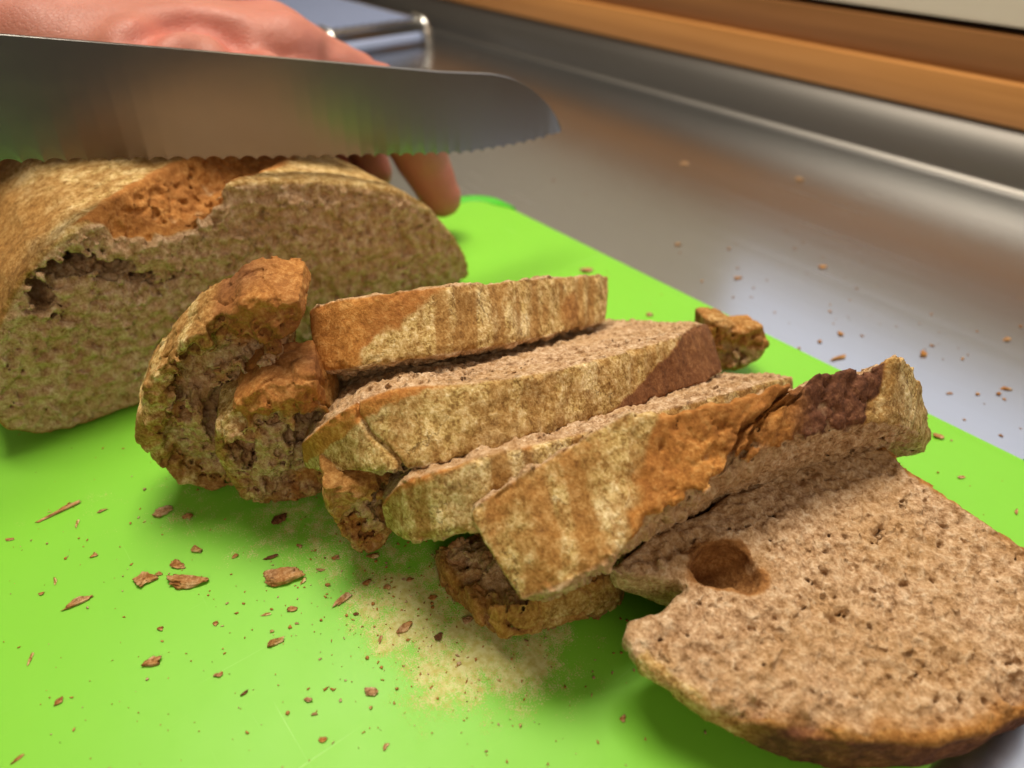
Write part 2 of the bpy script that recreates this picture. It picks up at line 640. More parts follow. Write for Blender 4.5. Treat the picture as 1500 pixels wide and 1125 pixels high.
def slab(root, poly, T, P0, phi, psi, h, paint, carve=None, rough=1.0, seed=0, part=None,
         rounding=0.0015, big=0.25, wlim=None, crust_amp=1.0, cell=0.0030, nopore=None, offw=0.0, wtop=None, pprob=0.5, torn=0.0):
    """a piece cut from the loaf: outline in (across, up), thickness T along the cut normal"""
    e1, e2, e3 = frame(phi, psi)
    P0 = np.array(P0, float)
    A = np.array(poly)
    w0, w1 = wlim if wlim else (-T / 2 + offw, T / 2 + offw)
    lo = [A[:, 0].min() - 0.006, A[:, 1].min() - 0.006, w0 - 0.006]
    hi = [A[:, 0].max() + 0.006, A[:, 1].max() + 0.006, w1 + 0.006]

    def tomap(L):
        return P0 + L[:, :1] * e1 + L[:, 1:2] * e2 + L[:, 2:] * e3

    def dists(S, Tt, Wd):
        d2 = poly_sdf(S, Tt, poly)
        dw = np.maximum(w0 - Wd, Wd - (wtop(S) if wtop else w1))
        return d2, dw

    def base(S, Tt, Wd):
        d2 = poly_sdf(S[:, :, 0], Tt[:, :, 0] + 0 * S[:, :, 0], poly)[:, :, None]
        dw = np.maximum(w0 - Wd, Wd - (wtop(S) if wtop else w1))
        d = smax(d2, dw, rounding)
        if carve:
            d = smax(d, -carve(S, Tt, Wd), 0.002)
        return d

    def detail(L, W, d0):
        d2, dw = dists(L[:, 0], L[:, 1], L[:, 2])
        dcr = -d2
        if carve:
            cv = carve(L[:, 0], L[:, 1], L[:, 2])
        npz = nopore(L) if nopore else None
        d = crumbify(W, d0, dcr, dw, rough, seed, crust_amp, big, cell, npz, pprob, torn)
        return np.maximum(d, d2 - 0.0012)
    V, F = build_sdf(base, detail, lo, hi, h, tomap)
    V, F = clean(V, F)
    W = tomap(V)
    d2, dw = dists(V[:, 0], V[:, 1], V[:, 2])
    nz = fbm(W, 0.006, 3, seed + 2)
    crust = sstep(0.0036, 0.0018, -d2 + 0.0008 * nz)
    attrs = paint(V, W, d2, dw, crust, nz)
    bread_object(root, V, F, attrs, W, part)


def loft(root, back, front, e2pa, depth, T, h, paint, kbl, kbr, seed=0, endcrust=(True, True),
         rough=1.0, big=0.25, relief=None, crust_amp=1.0, rounding=0.0012, pull=(0.0, 0.0)):
    """a slice of which the crust band runs between two edge curves; the body hangs below it"""
    B = np.array(back, float)
    Fr = np.array(front, float)
    _, e2, e3 = frame(*e2pa)
    nK = 200

    def dense(C):
        s = np.concatenate([[0], np.cumsum(np.linalg.norm(np.diff(C, axis=0), axis=1))])
        s /= s[-1]
        u = np.linspace(0, 1, nK)
        D = np.stack([np.interp(u, s, C[:, k]) for k in range(3)], 1)
        ker = np.exp(-0.5 * (np.arange(-9, 10) / 4.0) ** 2)
        ker /= ker.sum()
        pad = np.concatenate([2 * D[:1] - D[9:0:-1], D, 2 * D[-1:] - D[-2:-11:-1]])
        return np.stack([np.convolve(pad[:, k], ker, 'valid') for k in range(3)], 1), s
    Bd, sB = dense(B)
    Fd, sF = dense(Fr)

    def base_pts(C, s, kl, kr):
        out = []
        for k in (kl, kr):
            P = C[k]
            dl = min(depth, max(0.006, (P[2] - 0.002) / e2[2]))
            out.append(P - e2 * dl)
        u = np.linspace(0, 1, nK)[:, None]
        a, b = out
        d = b - a
        a = a + d * pull[0]
        b = b - d * pull[1]
        return a * (1 - u) + b * u
    Bb = base_pts(B, sB, kbl, kbr)
    Fb = base_pts(Fr, sF, min(kbl, len(front) - 1), min(kbr, len(front) - 1) if kbr >= 0 else kbr)
    Lm = 0.5 * (np.linalg.norm(np.diff(Bd, axis=0), axis=1).sum() + np.linalg.norm(np.diff(Fd, axis=0), axis=1).sum())
    Dm = float(np.mean(np.linalg.norm(Bd - Bb, axis=1)))

    def tomap(L):
        x = np.clip(L[:, 0] / Lm, -0.06, 1.06) * (nK - 1)
        i = np.clip(np.floor(x).astype(int), 0, nK - 2)
        f = (x - i)[:, None]
        v = (L[:, 1] / T)[:, None]
        q = (L[:, 2] / Dm)[:, None]

        def lp(C):
            return C[i] * (1 - f) + C[i + 1] * f
        top = lp(Bd) * (1 - v) + lp(Fd) * v
        bot = lp(Bb) * (1 - v) + lp(Fb) * v
        return top * (1 - q) + bot * q

    def dists(S, Wd, Tt):
        dcr = Tt
        if endcrust[0]:
            dcr = np.minimum(dcr, S)
        if endcrust[1]:
            dcr = np.minimum(dcr, Lm - S)
        dcut = np.minimum(Wd, T - Wd)
        return dcr, dcut

    def base(S, Wd, Tt):
        d = smax(np.maximum(-Wd, Wd - T), np.maximum(-Tt, Tt - Dm), rounding)
        d = smax(d, np.maximum(-S, S - Lm), 0.0014)
        if relief:
            d = d + relief(S / Lm, Wd / T, Tt)
        return d

    def detail(L, W, d0):
        dcr, dcut = dists(L[:, 0], L[:, 1], L[:, 2])
        return crumbify(W, d0, dcr, dcut, rough, seed, crust_amp, big)
    m = 0.005
    V, F = build_sdf(base, detail, [-m, -m, -m], [Lm + m, T + m, Dm + m], h, tomap)
    V, F = clean(V, F)
    W = tomap(V)
    dcr, dcut = dists(V[:, 0], V[:, 1], V[:, 2])
    nz = fbm(W, 0.006, 3, seed + 2)
    rl = relief(V[:, 0] / Lm, V[:, 1] / T, V[:, 2]) if relief else 0.0
    crust = sstep(0.0036, 0.0018, dcr - rl * 0.9 + 0.0008 * nz)
    crust = crust * sstep(-0.0002, 0.0008, dcut + 0.0002 * nz)
    attrs = paint(V[:, 0] / Lm, V[:, 1] / T, V[:, 2], W, crust, nz)
    # make sure faces point outwards after the warp
    bread_object(root, V, F, attrs, W)


def mask_attrs(crust, flour, score, dark):
    z = np.zeros_like(crust)
    return dict(crust=crust, flour=np.clip(flour + z, 0, 1), score=np.clip(score + z, 0, 1), dark=np.clip(dark + z, 0, 1))


# ------------------------------------------------------------------ counter, splashback, wall
CZ = -0.009                                # worktop height (the board's top face is z = 0)


def box_faces(lo, hi):
    x0, y0, z0 = lo
    x1, y1, z1 = hi
    v = [(x0, y0, z0), (x1, y0, z0), (x1, y1, z0), (x0, y1, z0), (x0, y0, z1), (x1, y0, z1), (x1, y1, z1), (x0, y1, z1)]
    f = [(0, 3, 2, 1), (4, 5, 6, 7), (0, 1, 5, 4), (1, 2, 6, 5), (2, 3, 7, 6), (3, 0, 4, 7)]
    return v, f


def box(name, lo, hi, mat, parent=None, bevel=0.0, seg=2):
    v, f = box_faces(lo, hi)
    me = bpy.data.meshes.new(name)
    bm = bmesh.new()
    c = [(lo[k] + hi[k]) / 2 for k in range(3)]
    vs_ = [bm.verts.new([(p[k] - c[k]) * K for k in range(3)]) for p in v]
    for q in f:
        bm.faces.new([vs_[i] for i in q])
    if bevel:
        bmesh.ops.bevel(bm, geom=bm.edges[:], offset=bevel * K, segments=seg, affect='EDGES', profile=0.6)
    bm.to_mesh(me)
    bm.free()
    for p in me.polygons:
        p.use_smooth = bevel > 0
    me.materials.append(mat)
    if bevel:
        me.set_sharp_from_angle(angle=R(40))
    return link(name, me, [x * K for x in c], parent)


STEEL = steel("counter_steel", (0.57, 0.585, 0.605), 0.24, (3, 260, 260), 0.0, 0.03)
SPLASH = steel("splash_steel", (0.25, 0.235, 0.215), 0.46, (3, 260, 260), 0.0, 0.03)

# the worktop turns up into the splashback through a small cove
prof = [(-1.2, CZ), (0.0, CZ), (0.4, CZ), (0.5935, CZ)]
for k in range(9):
    a = math.pi / 2 * k / 8
    prof.append((0.5935 + 0.0045 * math.sin(a), CZ + 0.0045 * (1 - math.cos(a))))
prof += [(0.5985, 0.0318), (0.612, 0.0318)]
prof = np.array(prof)
xs = np.array([-3.0, -1.5, -0.7, -0.2, 0.4, 1.2])
V = np.array([(x, y, z) for x in xs for y, z in prof])
npf = len(prof)
F = np.array([(i * npf + j, (i + 1) * npf + j, (i + 1) * npf + j + 1, i * npf + j + 1) for i in range(len(xs) - 1) for j in range(npf - 1)])
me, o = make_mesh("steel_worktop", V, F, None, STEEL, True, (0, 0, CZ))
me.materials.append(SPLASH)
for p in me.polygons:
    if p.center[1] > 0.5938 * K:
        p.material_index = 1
ob = link("steel_worktop", me, o)
ob['kind'] = 'structure'

WOOD_LIT = wood_mat("beech_lit", (0.40, 0.17, 0.042), (0.54, 0.25, 0.072))  # one beech, coloured in a lit tone below and a shaded tone above
WOOD_SHADED = wood_mat("beech_shaded", (0.20, 0.083, 0.022), (0.28, 0.12, 0.036))
CREAM = plain("cream_paint", (0.72, 0.66, 0.54), 0.5, 20, 0.03)
wr = empty("wooden_trim", (-0.4, 0.60, 0.032))
tag(wr, "long orange-brown wooden trim rail running along the top of the steel splashback", "trim rail")
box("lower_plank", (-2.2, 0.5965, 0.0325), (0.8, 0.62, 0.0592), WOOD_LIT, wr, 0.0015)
box("upper_plank", (-2.2, 0.6045, 0.0594), (0.8, 0.62, 0.0862), WOOD_SHADED, wr, 0.001)
wl = box("wall", (-2.4, 0.606, 0.0908), (1.0, 0.65, 0.95), CREAM, None, 0.004)
wl['kind'] = 'structure'
bk = box("wall_recess", (-2.4, 0.622, 0.02), (1.0, 0.66, 0.0905), plain("dark_gap", (0.05, 0.04, 0.03), 0.8), None)
bk['kind'] = 'structure'

# ------------------------------------------------------------------ cutting board
GREEN = plastic("green_plastic", (0.205, 0.55, 0.038), 0.45, True)
RUBBER = plastic("green_rubber", (0.055, 0.45, 0.012), 0.55)


def rounded_outline(x0, y0, x1, y1, r, n=14):
    P = []
    for cx, cy, a0 in ((x1 - r, y0 + r, -90), (x1 - r, y1 - r, 0), (x0 + r, y1 - r, 90), (x0 + r, y0 + r, 180)):
        for k in range(n + 1):
            a = R(a0 + 90 * k / n)
            P.append((cx + r * math.cos(a), cy + r * math.sin(a)))
    return P


BX0, BX1, BY0, BY1 = -0.3955, -0.011, -0.235, 0.2895
rings = []
for off, z in ((0.0032, CZ + 0.0005), (0.0008, CZ + 0.002), (0, -0.0045), (0.0004, -0.0022), (0.0013, -0.0008), (0.0030, 0.0)):
    rings.append([(x, y, z) for x, y in rounded_outline(BX0 + off, BY0 + off, BX1 - off, BY1 - off, 0.022 - off)])
bm = bmesh.new()
rv = [[bm.verts.new((x * K, y * K, z * K)) for x, y, z in r_] for r_ in rings]
for a, b in zip(rv[:-1], rv[1:]):
    for i in range(len(a)):
        j = (i + 1) % len(a)
        bm.faces.new((a[i], a[j], b[j], b[i])).smooth = True
bm.faces.new(rv[-1])
bm.faces.new(rv[0][::-1])
me = bpy.data.meshes.new("cutting_board")
bm.to_mesh(me)
bm.free()
me.set_sharp_from_angle(angle=R(60))
me.materials.append(GREEN)
board = link("cutting_board", me, (0, 0, 0))
tag(board, "bright green plastic cutting board dusted with flour and crumbs under the bread", "cutting board")
# add the dust blobs to the board material
nt = GREEN.node_tree
g = G(nt)
blobs = [(-0.1338, 0.0669, 0.03, 0.022, 0.95), (-0.1117, 0.0715, 0.02, 0.026, 1.0), (-0.098, 0.0833, 0.014, 0.024, 0.95), (-0.1541, 0.0693, 0.03, 0.02, 0.7), (-0.1348, 0.0802, 0.02, 0.02, 0.85), (-0.1934, 0.0543, 0.03, 0.03, 0.62), (-0.216, 0.0339, 0.03, 0.03, 0.5), (-0.173, 0.0646, 0.03, 0.025, 0.72), (-0.2431, -0.0, 0.035, 0.03, 0.32), (-0.1784, 0.0837, 0.03, 0.03, 0.6), (-0.0858, 0.0933, 0.012, 0.02, 0.5)]
tc = g.coords()
tot = None
for bx, by, rx, ry, w_ in blobs:
    mp = g.n('ShaderNodeMapping', vector_type='TEXTURE')
    mp.inputs['Location'].default_value = (bx * K, by * K, 0)
    mp.inputs['Rotation'].default_value = (0, 0, R(20))
    mp.inputs['Scale'].default_value = (rx * K, ry * K, 1)
    g.l(tc, mp.inputs[0])
    ln = g.n('ShaderNodeVectorMath', operation='LENGTH')
    g.l(mp.outputs[0], ln.inputs[0])
    mr = g.n('ShaderNodeMapRange', interpolation_type='SMOOTHERSTEP')
    mr.inputs['From Min'].default_value = 0.0
    mr.inputs['From Max'].default_value = 1.7
    mr.inputs['To Min'].default_value = w_
    mr.inputs['To Max'].default_value = 0.0
    g.l(ln.outputs['Value'], mr.inputs['Value'])
    tot = mr.outputs[0] if tot is None else g.math('MAXIMUM', tot, mr.outputs[0])
for nd in list(nt.nodes):
    if nd.bl_idname == 'ShaderNodeAttribute' and nd.attribute_name == 'dust':
        for lk in list(nd.outputs['Fac'].links):
            g.l(tot, lk.to_socket)

for sx in (0, 1):                       # soft corner grips set into the far corners
    cx, cy, r = (BX0 + 0.022, BY1 - 0.022, 0.0225) if sx == 0 else (BX1 - 0.022, BY1 - 0.022, 0.0225)
    bm = bmesh.new()
    path = []
    sg = -1 if sx == 0 else 1
    path.append((cx - sg * 0.014, cy + r - 0.0, 0, 1))
    for k in range(13):
        a = R(90 - sg * 90 * k / 12) if sx == 1 else R(90 + 90 * k / 12)
        path.append((cx + r * math.cos(a), cy + r * math.sin(a), math.cos(a), math.sin(a)))
    path.append((cx + sg * r, cy - 0.014, sg, 0))
    secs = []
    for i, (x, y, nx, ny) in enumerate(path):
        wdt = 0.0085 * (0.35 if i in (0, len(path) - 1) else 1)
        sec = []
        for o_, z in ((0.0006, CZ + 0.001), (0.0006, -0.001), (-0.001, 0.0009), (-wdt + 0.001, 0.0009), (-wdt, 0.0002)):
            sec.append(bm.verts.new(((x + nx * o_) * K, (y + ny * o_) * K, z * K)))
        secs.append(sec)
    for a, b in zip(secs[:-1], secs[1:]):
        for i in range(len(a) - 1):
            bm.faces.new((a[i], a[i + 1], b[i + 1], b[i])).smooth = True
    bm.faces.new(secs[0])
    bm.faces.new(secs[-1][::-1])
    me = bpy.data.meshes.new("corner_grip")
    bm.to_mesh(me)
    bm.free()
    me.materials.append(RUBBER)
    link("corner_grip", me, (0, 0, 0), board)

# ------------------------------------------------------------------ the loaf
LOAF = [(-.0035, .004), (-.0115, .010), (-.0145, .020), (-.011, .034), (-.003, .049), (.009, .064), (.022, .0745),
        (.037, .0815), (.058, .0840), (.080, .0838), (.0975, .0825), (.1085, .0800), (.1282, .0755), (.1489, .0687), (.1671, .0613),
        (.1834, .0485), (.1961, .0310), (.2030, .0163), (.2035, .007), (.192, .001), (.150, .0005), (.08, .0005), (.03, .0008), (.008, .001)]
VLEN = 0.075


def loaf_valley(S, T, Wd):
    b = -Wd
    cy = 0.062 + 1.45 * b
    cz = 0.0905 + 0.10 * b
    ax = 0.028 + 0.1 * b
    az = 0.0235 - 0.06 * b
    q = np.sqrt(((S - cy) / ax) ** 2 + ((T - cz) / az) ** 2)
    return (q - 1) * 0.021


def loaf_carve(S, T, Wd):
    d = loaf_valley(S, T, Wd)
    # the cave torn open under the left crust of the cut face, and the flap hanging in it
    for (y, z, w_, a, b, c) in ((.0300, .0660, -.006, .0120, .0050, .020), (.0165, .0590, -.004, .0045, .0085, .014), (.0425, .0610, -.003, .0075, .0042, .014), (.061, .0505, -.002, .0045, .0022, .008), (.052, .0545, -.002, .005, .002, .008)):
        q = np.sqrt(((S - y) / a) ** 2 + ((T - z) / b) ** 2 + ((Wd - w_) / c) ** 2)
        d = np.minimum(d, (q - 1) * min(a, b, c))
    return d


def loaf_paint(V, W, d2, dw, crust, nz):
    S, T, Wd = V[:, 0], V[:, 1], V[:, 2]
    val = loaf_valley(S, T, Wd)
    sc = sstep(0.0042, 0.0018, val + 0.001 * nz) * (T > 0.045) * sstep(-0.0012, -0.0028, Wd)
    face = sstep(-0.0022, -0.0006, Wd + 0.0006 * nz)
    crust = np.maximum(crust * (1 - 0.8 * face * sstep(-0.0010, -0.0022, d2)), sc)
    n1 = fbm(W, 0.03, 3, 3.3)
    st = np.sin((Wd * 1.0 + 0.012 * n1) / 0.0135 * 2 * np.pi) * 0.5 + 0.5
    right = sstep(0.075, 0.10, S)
    left = sstep(0.016, 0.036, S + 0.10 * Wd + 0.010 * n1) * (0.45 + 0.6 * sstep(0.15, 0.6, st * 0.5 + 0.5 * n1 + 0.25)) + 0.10 * st
    fl = np.clip(right * (0.8 + 0.25 * n1) + (1 - right) * left, 0, 1) * (1 - sc)
    fl = fl * sstep(0.012, 0.035, T)
    return mask_attrs(crust, fl, sc, 0.10 * sc)


loaf = empty("bread_loaf", (-.38, .1, 0))
tag(loaf, "uncut half of the round brown rye loaf with its cut face under the knife", "bread loaf")
slab(loaf, LOAF, 0.2, (-0.291, 0, 0), 0, 0, 0.0008, loaf_paint, loaf_carve, 1.3, 1, None, 0.0016, 0.10, (-0.165, 0.0), 0.8, 0.0034, None, 0.0, None, 0.4)


# ------------------------------------------------------------------ slices
def rib(u, v, Lm, seed, slant=0.0):
    """bars left by the proofing basket, running across the loaf: 0 in the furrow, 1 on the rib"""
    if np.ndim(u) == 3:
        u, v = np.broadcast_arrays(u[:, :, 0], v[:, :, 0])
        r = rib(u.ravel(), v.ravel(), Lm, seed, slant).reshape(u.shape)
        return r[:, :, None]
    Q = np.stack([u * Lm, v * 0.010, 0 * u], 1)
    n = fbm(Q, 0.020, 2, seed)
    return 0.5 + 0.5 * np.sin((u * Lm + slant * v) / 0.0135 * 2 * np.pi + 4.2 * n)


def ribbed(Lm, seed, slant=0.0, amp=0.0006, extra=None):
    def f(u, v, t):
        r = -amp * rib(u, v, Lm, seed, slant) * sstep(0.012, 0.004, t)
        return r + extra(u, v, t) if extra else r
    return f


def streaks(u, v, Lm, seed, slant=0.0):
    Q = np.stack([u * Lm, v * 0.0060, 0 * u], 1)
    n = fbm(Q, 0.0060, 3, seed + 1, 0.6)
    big = fbm(Q, 0.030, 2, seed + 3)
    return np.clip(0.10 + 0.95 * sstep(0.05, 0.75, rib(u, v, Lm, seed, slant) * 0.8 + 0.75 * n + 0.45 * big + 0.10), 0, 1)


def paint_nearest(u, v, t, W, crust, nz):
    b = 0.31 - 0.18 * v + 0.03 * nz
    sc = sstep(b + 0.02, b - 0.02, u + 0.02 * fbm(W, 0.004, 2, 44.0))
    n1 = fbm(W, 0.02, 2, 4.0)
    stripe = 0.5 + 0.5 * np.sin(u * 46 + 2.0 * n1)
    fl = streaks(u, v, .158, 71.0)
    spot = sstep(0.05, 0.03, np.hypot((u - 0.80), (v - 0.62) * 0.12) + 0.01 * nz)
    fl = fl * (1 - sc) * (1 - spot)
    return mask_attrs(crust, fl, np.maximum(sc, spot * 0.5), 0.4 * spot)


def torn_paint(flo=0.55, sco=0.6, dk=0.0, flap=None, rim=None):
    def f(V, W, d2, dw, crust, nz):
        n1 = fbm(W, 0.018, 2, 6.0)
        n2 = fbm(W, 0.009, 3, 16.0)
        st = 0.5 + 0.5 * np.sin(V[:, 1] / 0.017 * 2 * np.pi + 2 * n1)
        sc = np.clip(sco * (0.7 + 0.7 * n2), 0, 1)
        fl = np.clip(flo * (0.30 + 1.1 * sstep(0.75, 1.0, st) + 0.4 * n1), 0, 1)
        # torn, toasted patches that reach in from the score
        inner = sstep(0.014, 0.004, -d2 + 0.004 * nz) * 0.7
        cr = np.maximum(crust, np.clip(inner + 0.75 * n2, 0, 0.9))
        fl = fl * crust
        sc = np.maximum(sc, 0.8 * (1 - crust))
        dkk = np.clip(dk + 0.25 * n1, 0, 1)
        if rim:                      # the band of outer crust, barred with flour
            rm = sstep(rim[0] + 0.0015, rim[0] - 0.0015, -d2 + 0.0025 * nz) * sstep(rim[1] + 0.004, rim[1] - 0.004, V[:, 0])
            ang = np.arctan2(V[:, 1] - 0.038, V[:, 0] - 0.028)
            bar = sstep(0.62, 0.95, 0.5 + 0.5 * np.sin(ang * 15 + 1.5 * n1))
            cr = np.maximum(cr, rm)
            fl = np.maximum(fl * (1 - rm), rm * (0.18 + 0.9 * bar))
            sc = sc * (1 - 0.7 * rm)
        if flap:                     # a flap of smooth reddish score crust at the top
            fp = sstep(flap[0], flap[0] + 0.004, V[:, 1] + flap[2] * V[:, 0] + 0.003 * nz) * sstep(flap[1] - 0.003, flap[1] + 0.003, V[:, 0])
            cr = np.maximum(cr, fp)
            sc = np.maximum(sc, fp)
            dkk = np.maximum(dkk * (1 - fp), fp * (0.22 + 0.3 * n1))
            fl = fl * (1 - fp)
        return mask_attrs(cr, fl, sc, np.clip(dkk, 0, 1))
    return f


def balls(lst):
    def f(S, T, Wd):
        d = None
        for (s, t, w_, a, b, c) in lst:
            q = np.sqrt(((S - s) / a) ** 2 + ((T - t) / b) ** 2 + ((Wd - w_) / c) ** 2)
            e = (q - 1) * min(a, b, c)
            d = e if d is None else np.minimum(d, e)
        return d
    return f


def rim_groove(lst, poly, wf, at=0.0105, wd=0.0030, deep=0.007):
    """hollow out the torn face behind the rim of crust"""
    fb = balls(lst)

    def f(S, T, Wd):
        S2, T2 = np.broadcast_arrays(S[:, :, 0], T[:, :, 0]) if np.ndim(S) == 3 else (S, T)
        d2 = poly_sdf(S2, T2, poly)
        Q = np.stack([S2.ravel(), T2.ravel(), 0 * S2.ravel()], 1)
        n = fbm(Q, 0.016, 3, 61.0).reshape(S2.shape)
        up = sstep(0.020, 0.045, T2)
        g_ = np.abs(-d2 - at - 0.003 * n) - wd * (0.6 + 0.9 * n) - 0.001
        g_ = g_ + 0.02 * (1 - sstep(-0.004, 0.004, 0.030 - S2 + 0.01 * n))
        if np.ndim(S) == 3:
            g_ = g_[:, :, None]
        g_ = np.maximum(g_, (wf - deep) - Wd)
        return np.minimum(fb(S, T, Wd), g_)
    return f


# nearest the loaf
s5 = empty("bread_slice", (-.22, .14, 0))
tag(s5, "floury slice lying nearest the loaf, its torn left end standing apart", "bread slice", "slices of the cut rye loaf")
loft(s5, [(-0.2115, 0.0828, 0.066), (-0.2004, 0.0898, 0.0715), (-0.1904, 0.0994, 0.075), (-0.1843, 0.1187, 0.0735), (-0.1867, 0.1431, 0.066), (-0.1926, 0.1706, 0.056), (-0.1969, 0.1967, 0.047), (-0.2004, 0.2139, 0.04)],
     [(-0.198, 0.0763, 0.05), (-0.1854, 0.0818, 0.0555), (-0.177, 0.0896, 0.0585), (-0.1701, 0.108, 0.058), (-0.1708, 0.1305, 0.052), (-0.1761, 0.1568, 0.043), (-0.1806, 0.1805, 0.036), (-0.1864, 0.1988, 0.029)],
     (50, -18), .085, .022, .0006, paint_nearest, 1, 6, 21, (True, True), 1.0, .25, ribbed(.158, 71.0))
C1 = [(0.0351, 0.0813), (0.0421, 0.0797), (0.0465, 0.0798), (0.0478, 0.0743), (0.0453, 0.07), (0.0417, 0.0647), (0.0406, 0.0573), (0.0385, 0.0427), (0.0343, 0.0247), (0.0259, 0.0107), (0.0121, 0.0011), (0.0009, -0.0001), (-0.0086, 0.0049), (-0.0133, 0.0136), (-0.0153, 0.028), (-0.0121, 0.0401), (-0.0066, 0.051), (0.0036, 0.0626), (0.0122, 0.0698), (0.0187, 0.0735), (0.0258, 0.077), (0.0288, 0.0799)]
slab(s5, C1, .024, (-0.2325, 0.0425, 0.0018), 5, -30, .0006, torn_paint(1.0, .55, 0.0, (.058, .018, 0.0), (.0095, .022)),
     rim_groove([(0.0154, 0.0365, 0.01) + (.011, .012, .013), (0.0112, 0.0458, 0.012) + (.007, .014, .009), (0.022, 0.0446, 0.012) + (.009, .010, .008), (0.0054, 0.0049, 0.012) + (.0055, .0026, .006),
            (0.0152, 0.0207, 0.013) + (.010, .008, .010), (0.0211, 0.0614, 0.014) + (.004, .018, .006), (0.0424, 0.0593, 0.012) + (.006, .007, .012)], C1, .012),
     1.2, 31, "torn_end", .002, .2, None, 1.3, torn=0.6)


def paint_second(u, v, t, W, crust, nz):
    b = 0.29 - 0.36 * v + 0.03 * nz
    sc = sstep(b + 0.015, b - 0.015, u)
    e = 0.86 - 0.27 * v + 0.02 * nz
    sr = sstep(e - 0.012, e + 0.012, u)
    n1 = fbm(W, 0.02, 2, 8.0)
    fl = np.clip(0.38 + 0.7 * streaks(u, v, .20, 73.0), 0, 1)
    fl = fl * (1 - sc) * (1 - sr)
    return mask_attrs(crust, fl, np.maximum(sc, sr), 0.75 * sr)


def crack_relief(u, v, t):
    if np.ndim(u) == 3:
        u2, v2 = np.broadcast_arrays(u[:, :, 0], v[:, :, 0])
    else:
        u2, v2 = u, v
    best = np.full(u2.shape, 1.0)
    line = [(.160, -.02), (.166, .22), (.182, .36), (.192, .50), (.222, .70), (.246, .86), (.262, 1.02)]
    for (a0, a1), (b0, b1) in zip(line[:-1], line[1:]):
        ax, ay, bx, by = a0 * .2, a1 * .023, b0 * .2, b1 * .023
        h_ = np.clip(((u2 * .2 - ax) * (bx - ax) + (v2 * .023 - ay) * (by - ay)) / ((bx - ax) ** 2 + (by - ay) ** 2), 0, 1)
        best = np.minimum(best, np.hypot(u2 * .2 - ax - h_ * (bx - ax), v2 * .023 - ay - h_ * (by - ay)))
    r = 0.0030 * np.clip(1 - best / 0.0008, 0, 1) ** 0.7
    if np.ndim(u) == 3:
        r = r[:, :, None]
    return r * sstep(0.012, 0.004, t)


s4 = empty("bread_slice", (-.18, .15, 0))
tag(s4, "floury slice with a long crack, second from the loaf, dark reddish right end", "bread slice", "slices of the cut rye loaf")
loft(s4, [(-0.1816, 0.0605, 0.038), (-0.1706, 0.0645, 0.051), (-0.1635, 0.0726, 0.0595), (-0.1568, 0.0828, 0.0645), (-0.1442, 0.0985, 0.0655), (-0.1385, 0.115, 0.064), (-0.1379, 0.1325, 0.06), (-0.1413, 0.1686, 0.051), (-0.1448, 0.1935, 0.044), (-0.1521, 0.2145, 0.0385), (-0.1532, 0.2243, 0.034)],
     [(-0.1872, 0.0622, 0.024), (-0.1735, 0.0618, 0.031), (-0.1542, 0.0666, 0.042), (-0.1423, 0.0737, 0.0475), (-0.1355, 0.0831, 0.05), (-0.1299, 0.0995, 0.05), (-0.1286, 0.1158, 0.0475), (-0.1287, 0.1383, 0.042), (-0.131, 0.1752, 0.033), (-0.134, 0.2062, 0.025), (-0.1401, 0.2198, 0.021)],
     (65, -20), .09, .023, .0006, paint_second, 2, 8, 22, (True, True), 1.0, .25, ribbed(.20, 73.0, 0.0, .0005, crack_relief))
C2 = [(-0.0021, 0.0506), (0.0067, 0.0565), (0.013, 0.0569), (0.0171, 0.0583), (0.0227, 0.0583), (0.0243, 0.0512), (0.0267, 0.0388), (0.0267, 0.0224), (0.0226, 0.0088), (0.0119, 0.0003), (0.0009, -0.0002), (-0.0086, 0.0034), (-0.0108, 0.009), (-0.0127, 0.0193), (-0.0137, 0.0279), (-0.0098, 0.0411), (-0.0057, 0.0437), (-0.0025, 0.046)]
slab(s4, C2, .022, (-0.2106, 0.0587, 0.0021), 8, -30, .0006, torn_paint(.35, .75, 0.0, (.041, -.004, -0.15), (.0055, .004)),
     balls([(-0.0029, 0.03, 0.01) + (.006, .009, .008), (0.0173, 0.0337, 0.009) + (.009, .010, .010), (-0.0018, 0.0425, 0.012) + (.006, .006, .006), (0.0067, 0.0113, 0.012) + (.012, .006, .006),
            (0.01, 0.0486, 0.013) + (.0022, .010, .006)]),
     1.2, 32, "torn_end", .002, .2, None, 1.3, torn=0.6)


def paint_third(u, v, t, W, crust, nz):
    n1 = fbm(W, 0.02, 2, 9.0)
    sc = sstep(0.25, 0.10, v + 0.1 * nz + 0.6 * u)
    fl = streaks(u, v, .20, 75.0) * (1 - sc)
    return mask_attrs(crust, fl, sc, 0.0)


s3 = empty("bread_slice", (-.14, .15, 0))
tag(s3, "half hidden slice between the cracked slice and the big front slice, crumbly left end", "bread slice", "slices of the cut rye loaf")
loft(s3, [(-0.147, 0.069, 0.034), (-0.1393, 0.0725, 0.047), (-0.1322, 0.0766, 0.052), (-0.1277, 0.0839, 0.055), (-0.1231, 0.0959, 0.056), (-0.118, 0.1121, 0.055), (-0.1152, 0.1391, 0.051), (-0.1139, 0.1778, 0.042), (-0.1129, 0.213, 0.034), (-0.1146, 0.2281, 0.028)],
     [(-0.1488, 0.0703, 0.022), (-0.136, 0.0686, 0.028), (-0.1247, 0.0732, 0.035), (-0.117, 0.0816, 0.0385), (-0.1121, 0.092, 0.04), (-0.1078, 0.1082, 0.039), (-0.1063, 0.132, 0.035), (-0.1047, 0.1704, 0.026), (-0.1028, 0.2042, 0.018), (-0.1044, 0.2163, 0.014)],
     (60, -19), .08, .020, .0006, paint_third, 2, 8, 23, (True, True), 1.0, .25, ribbed(.20, 75.0))
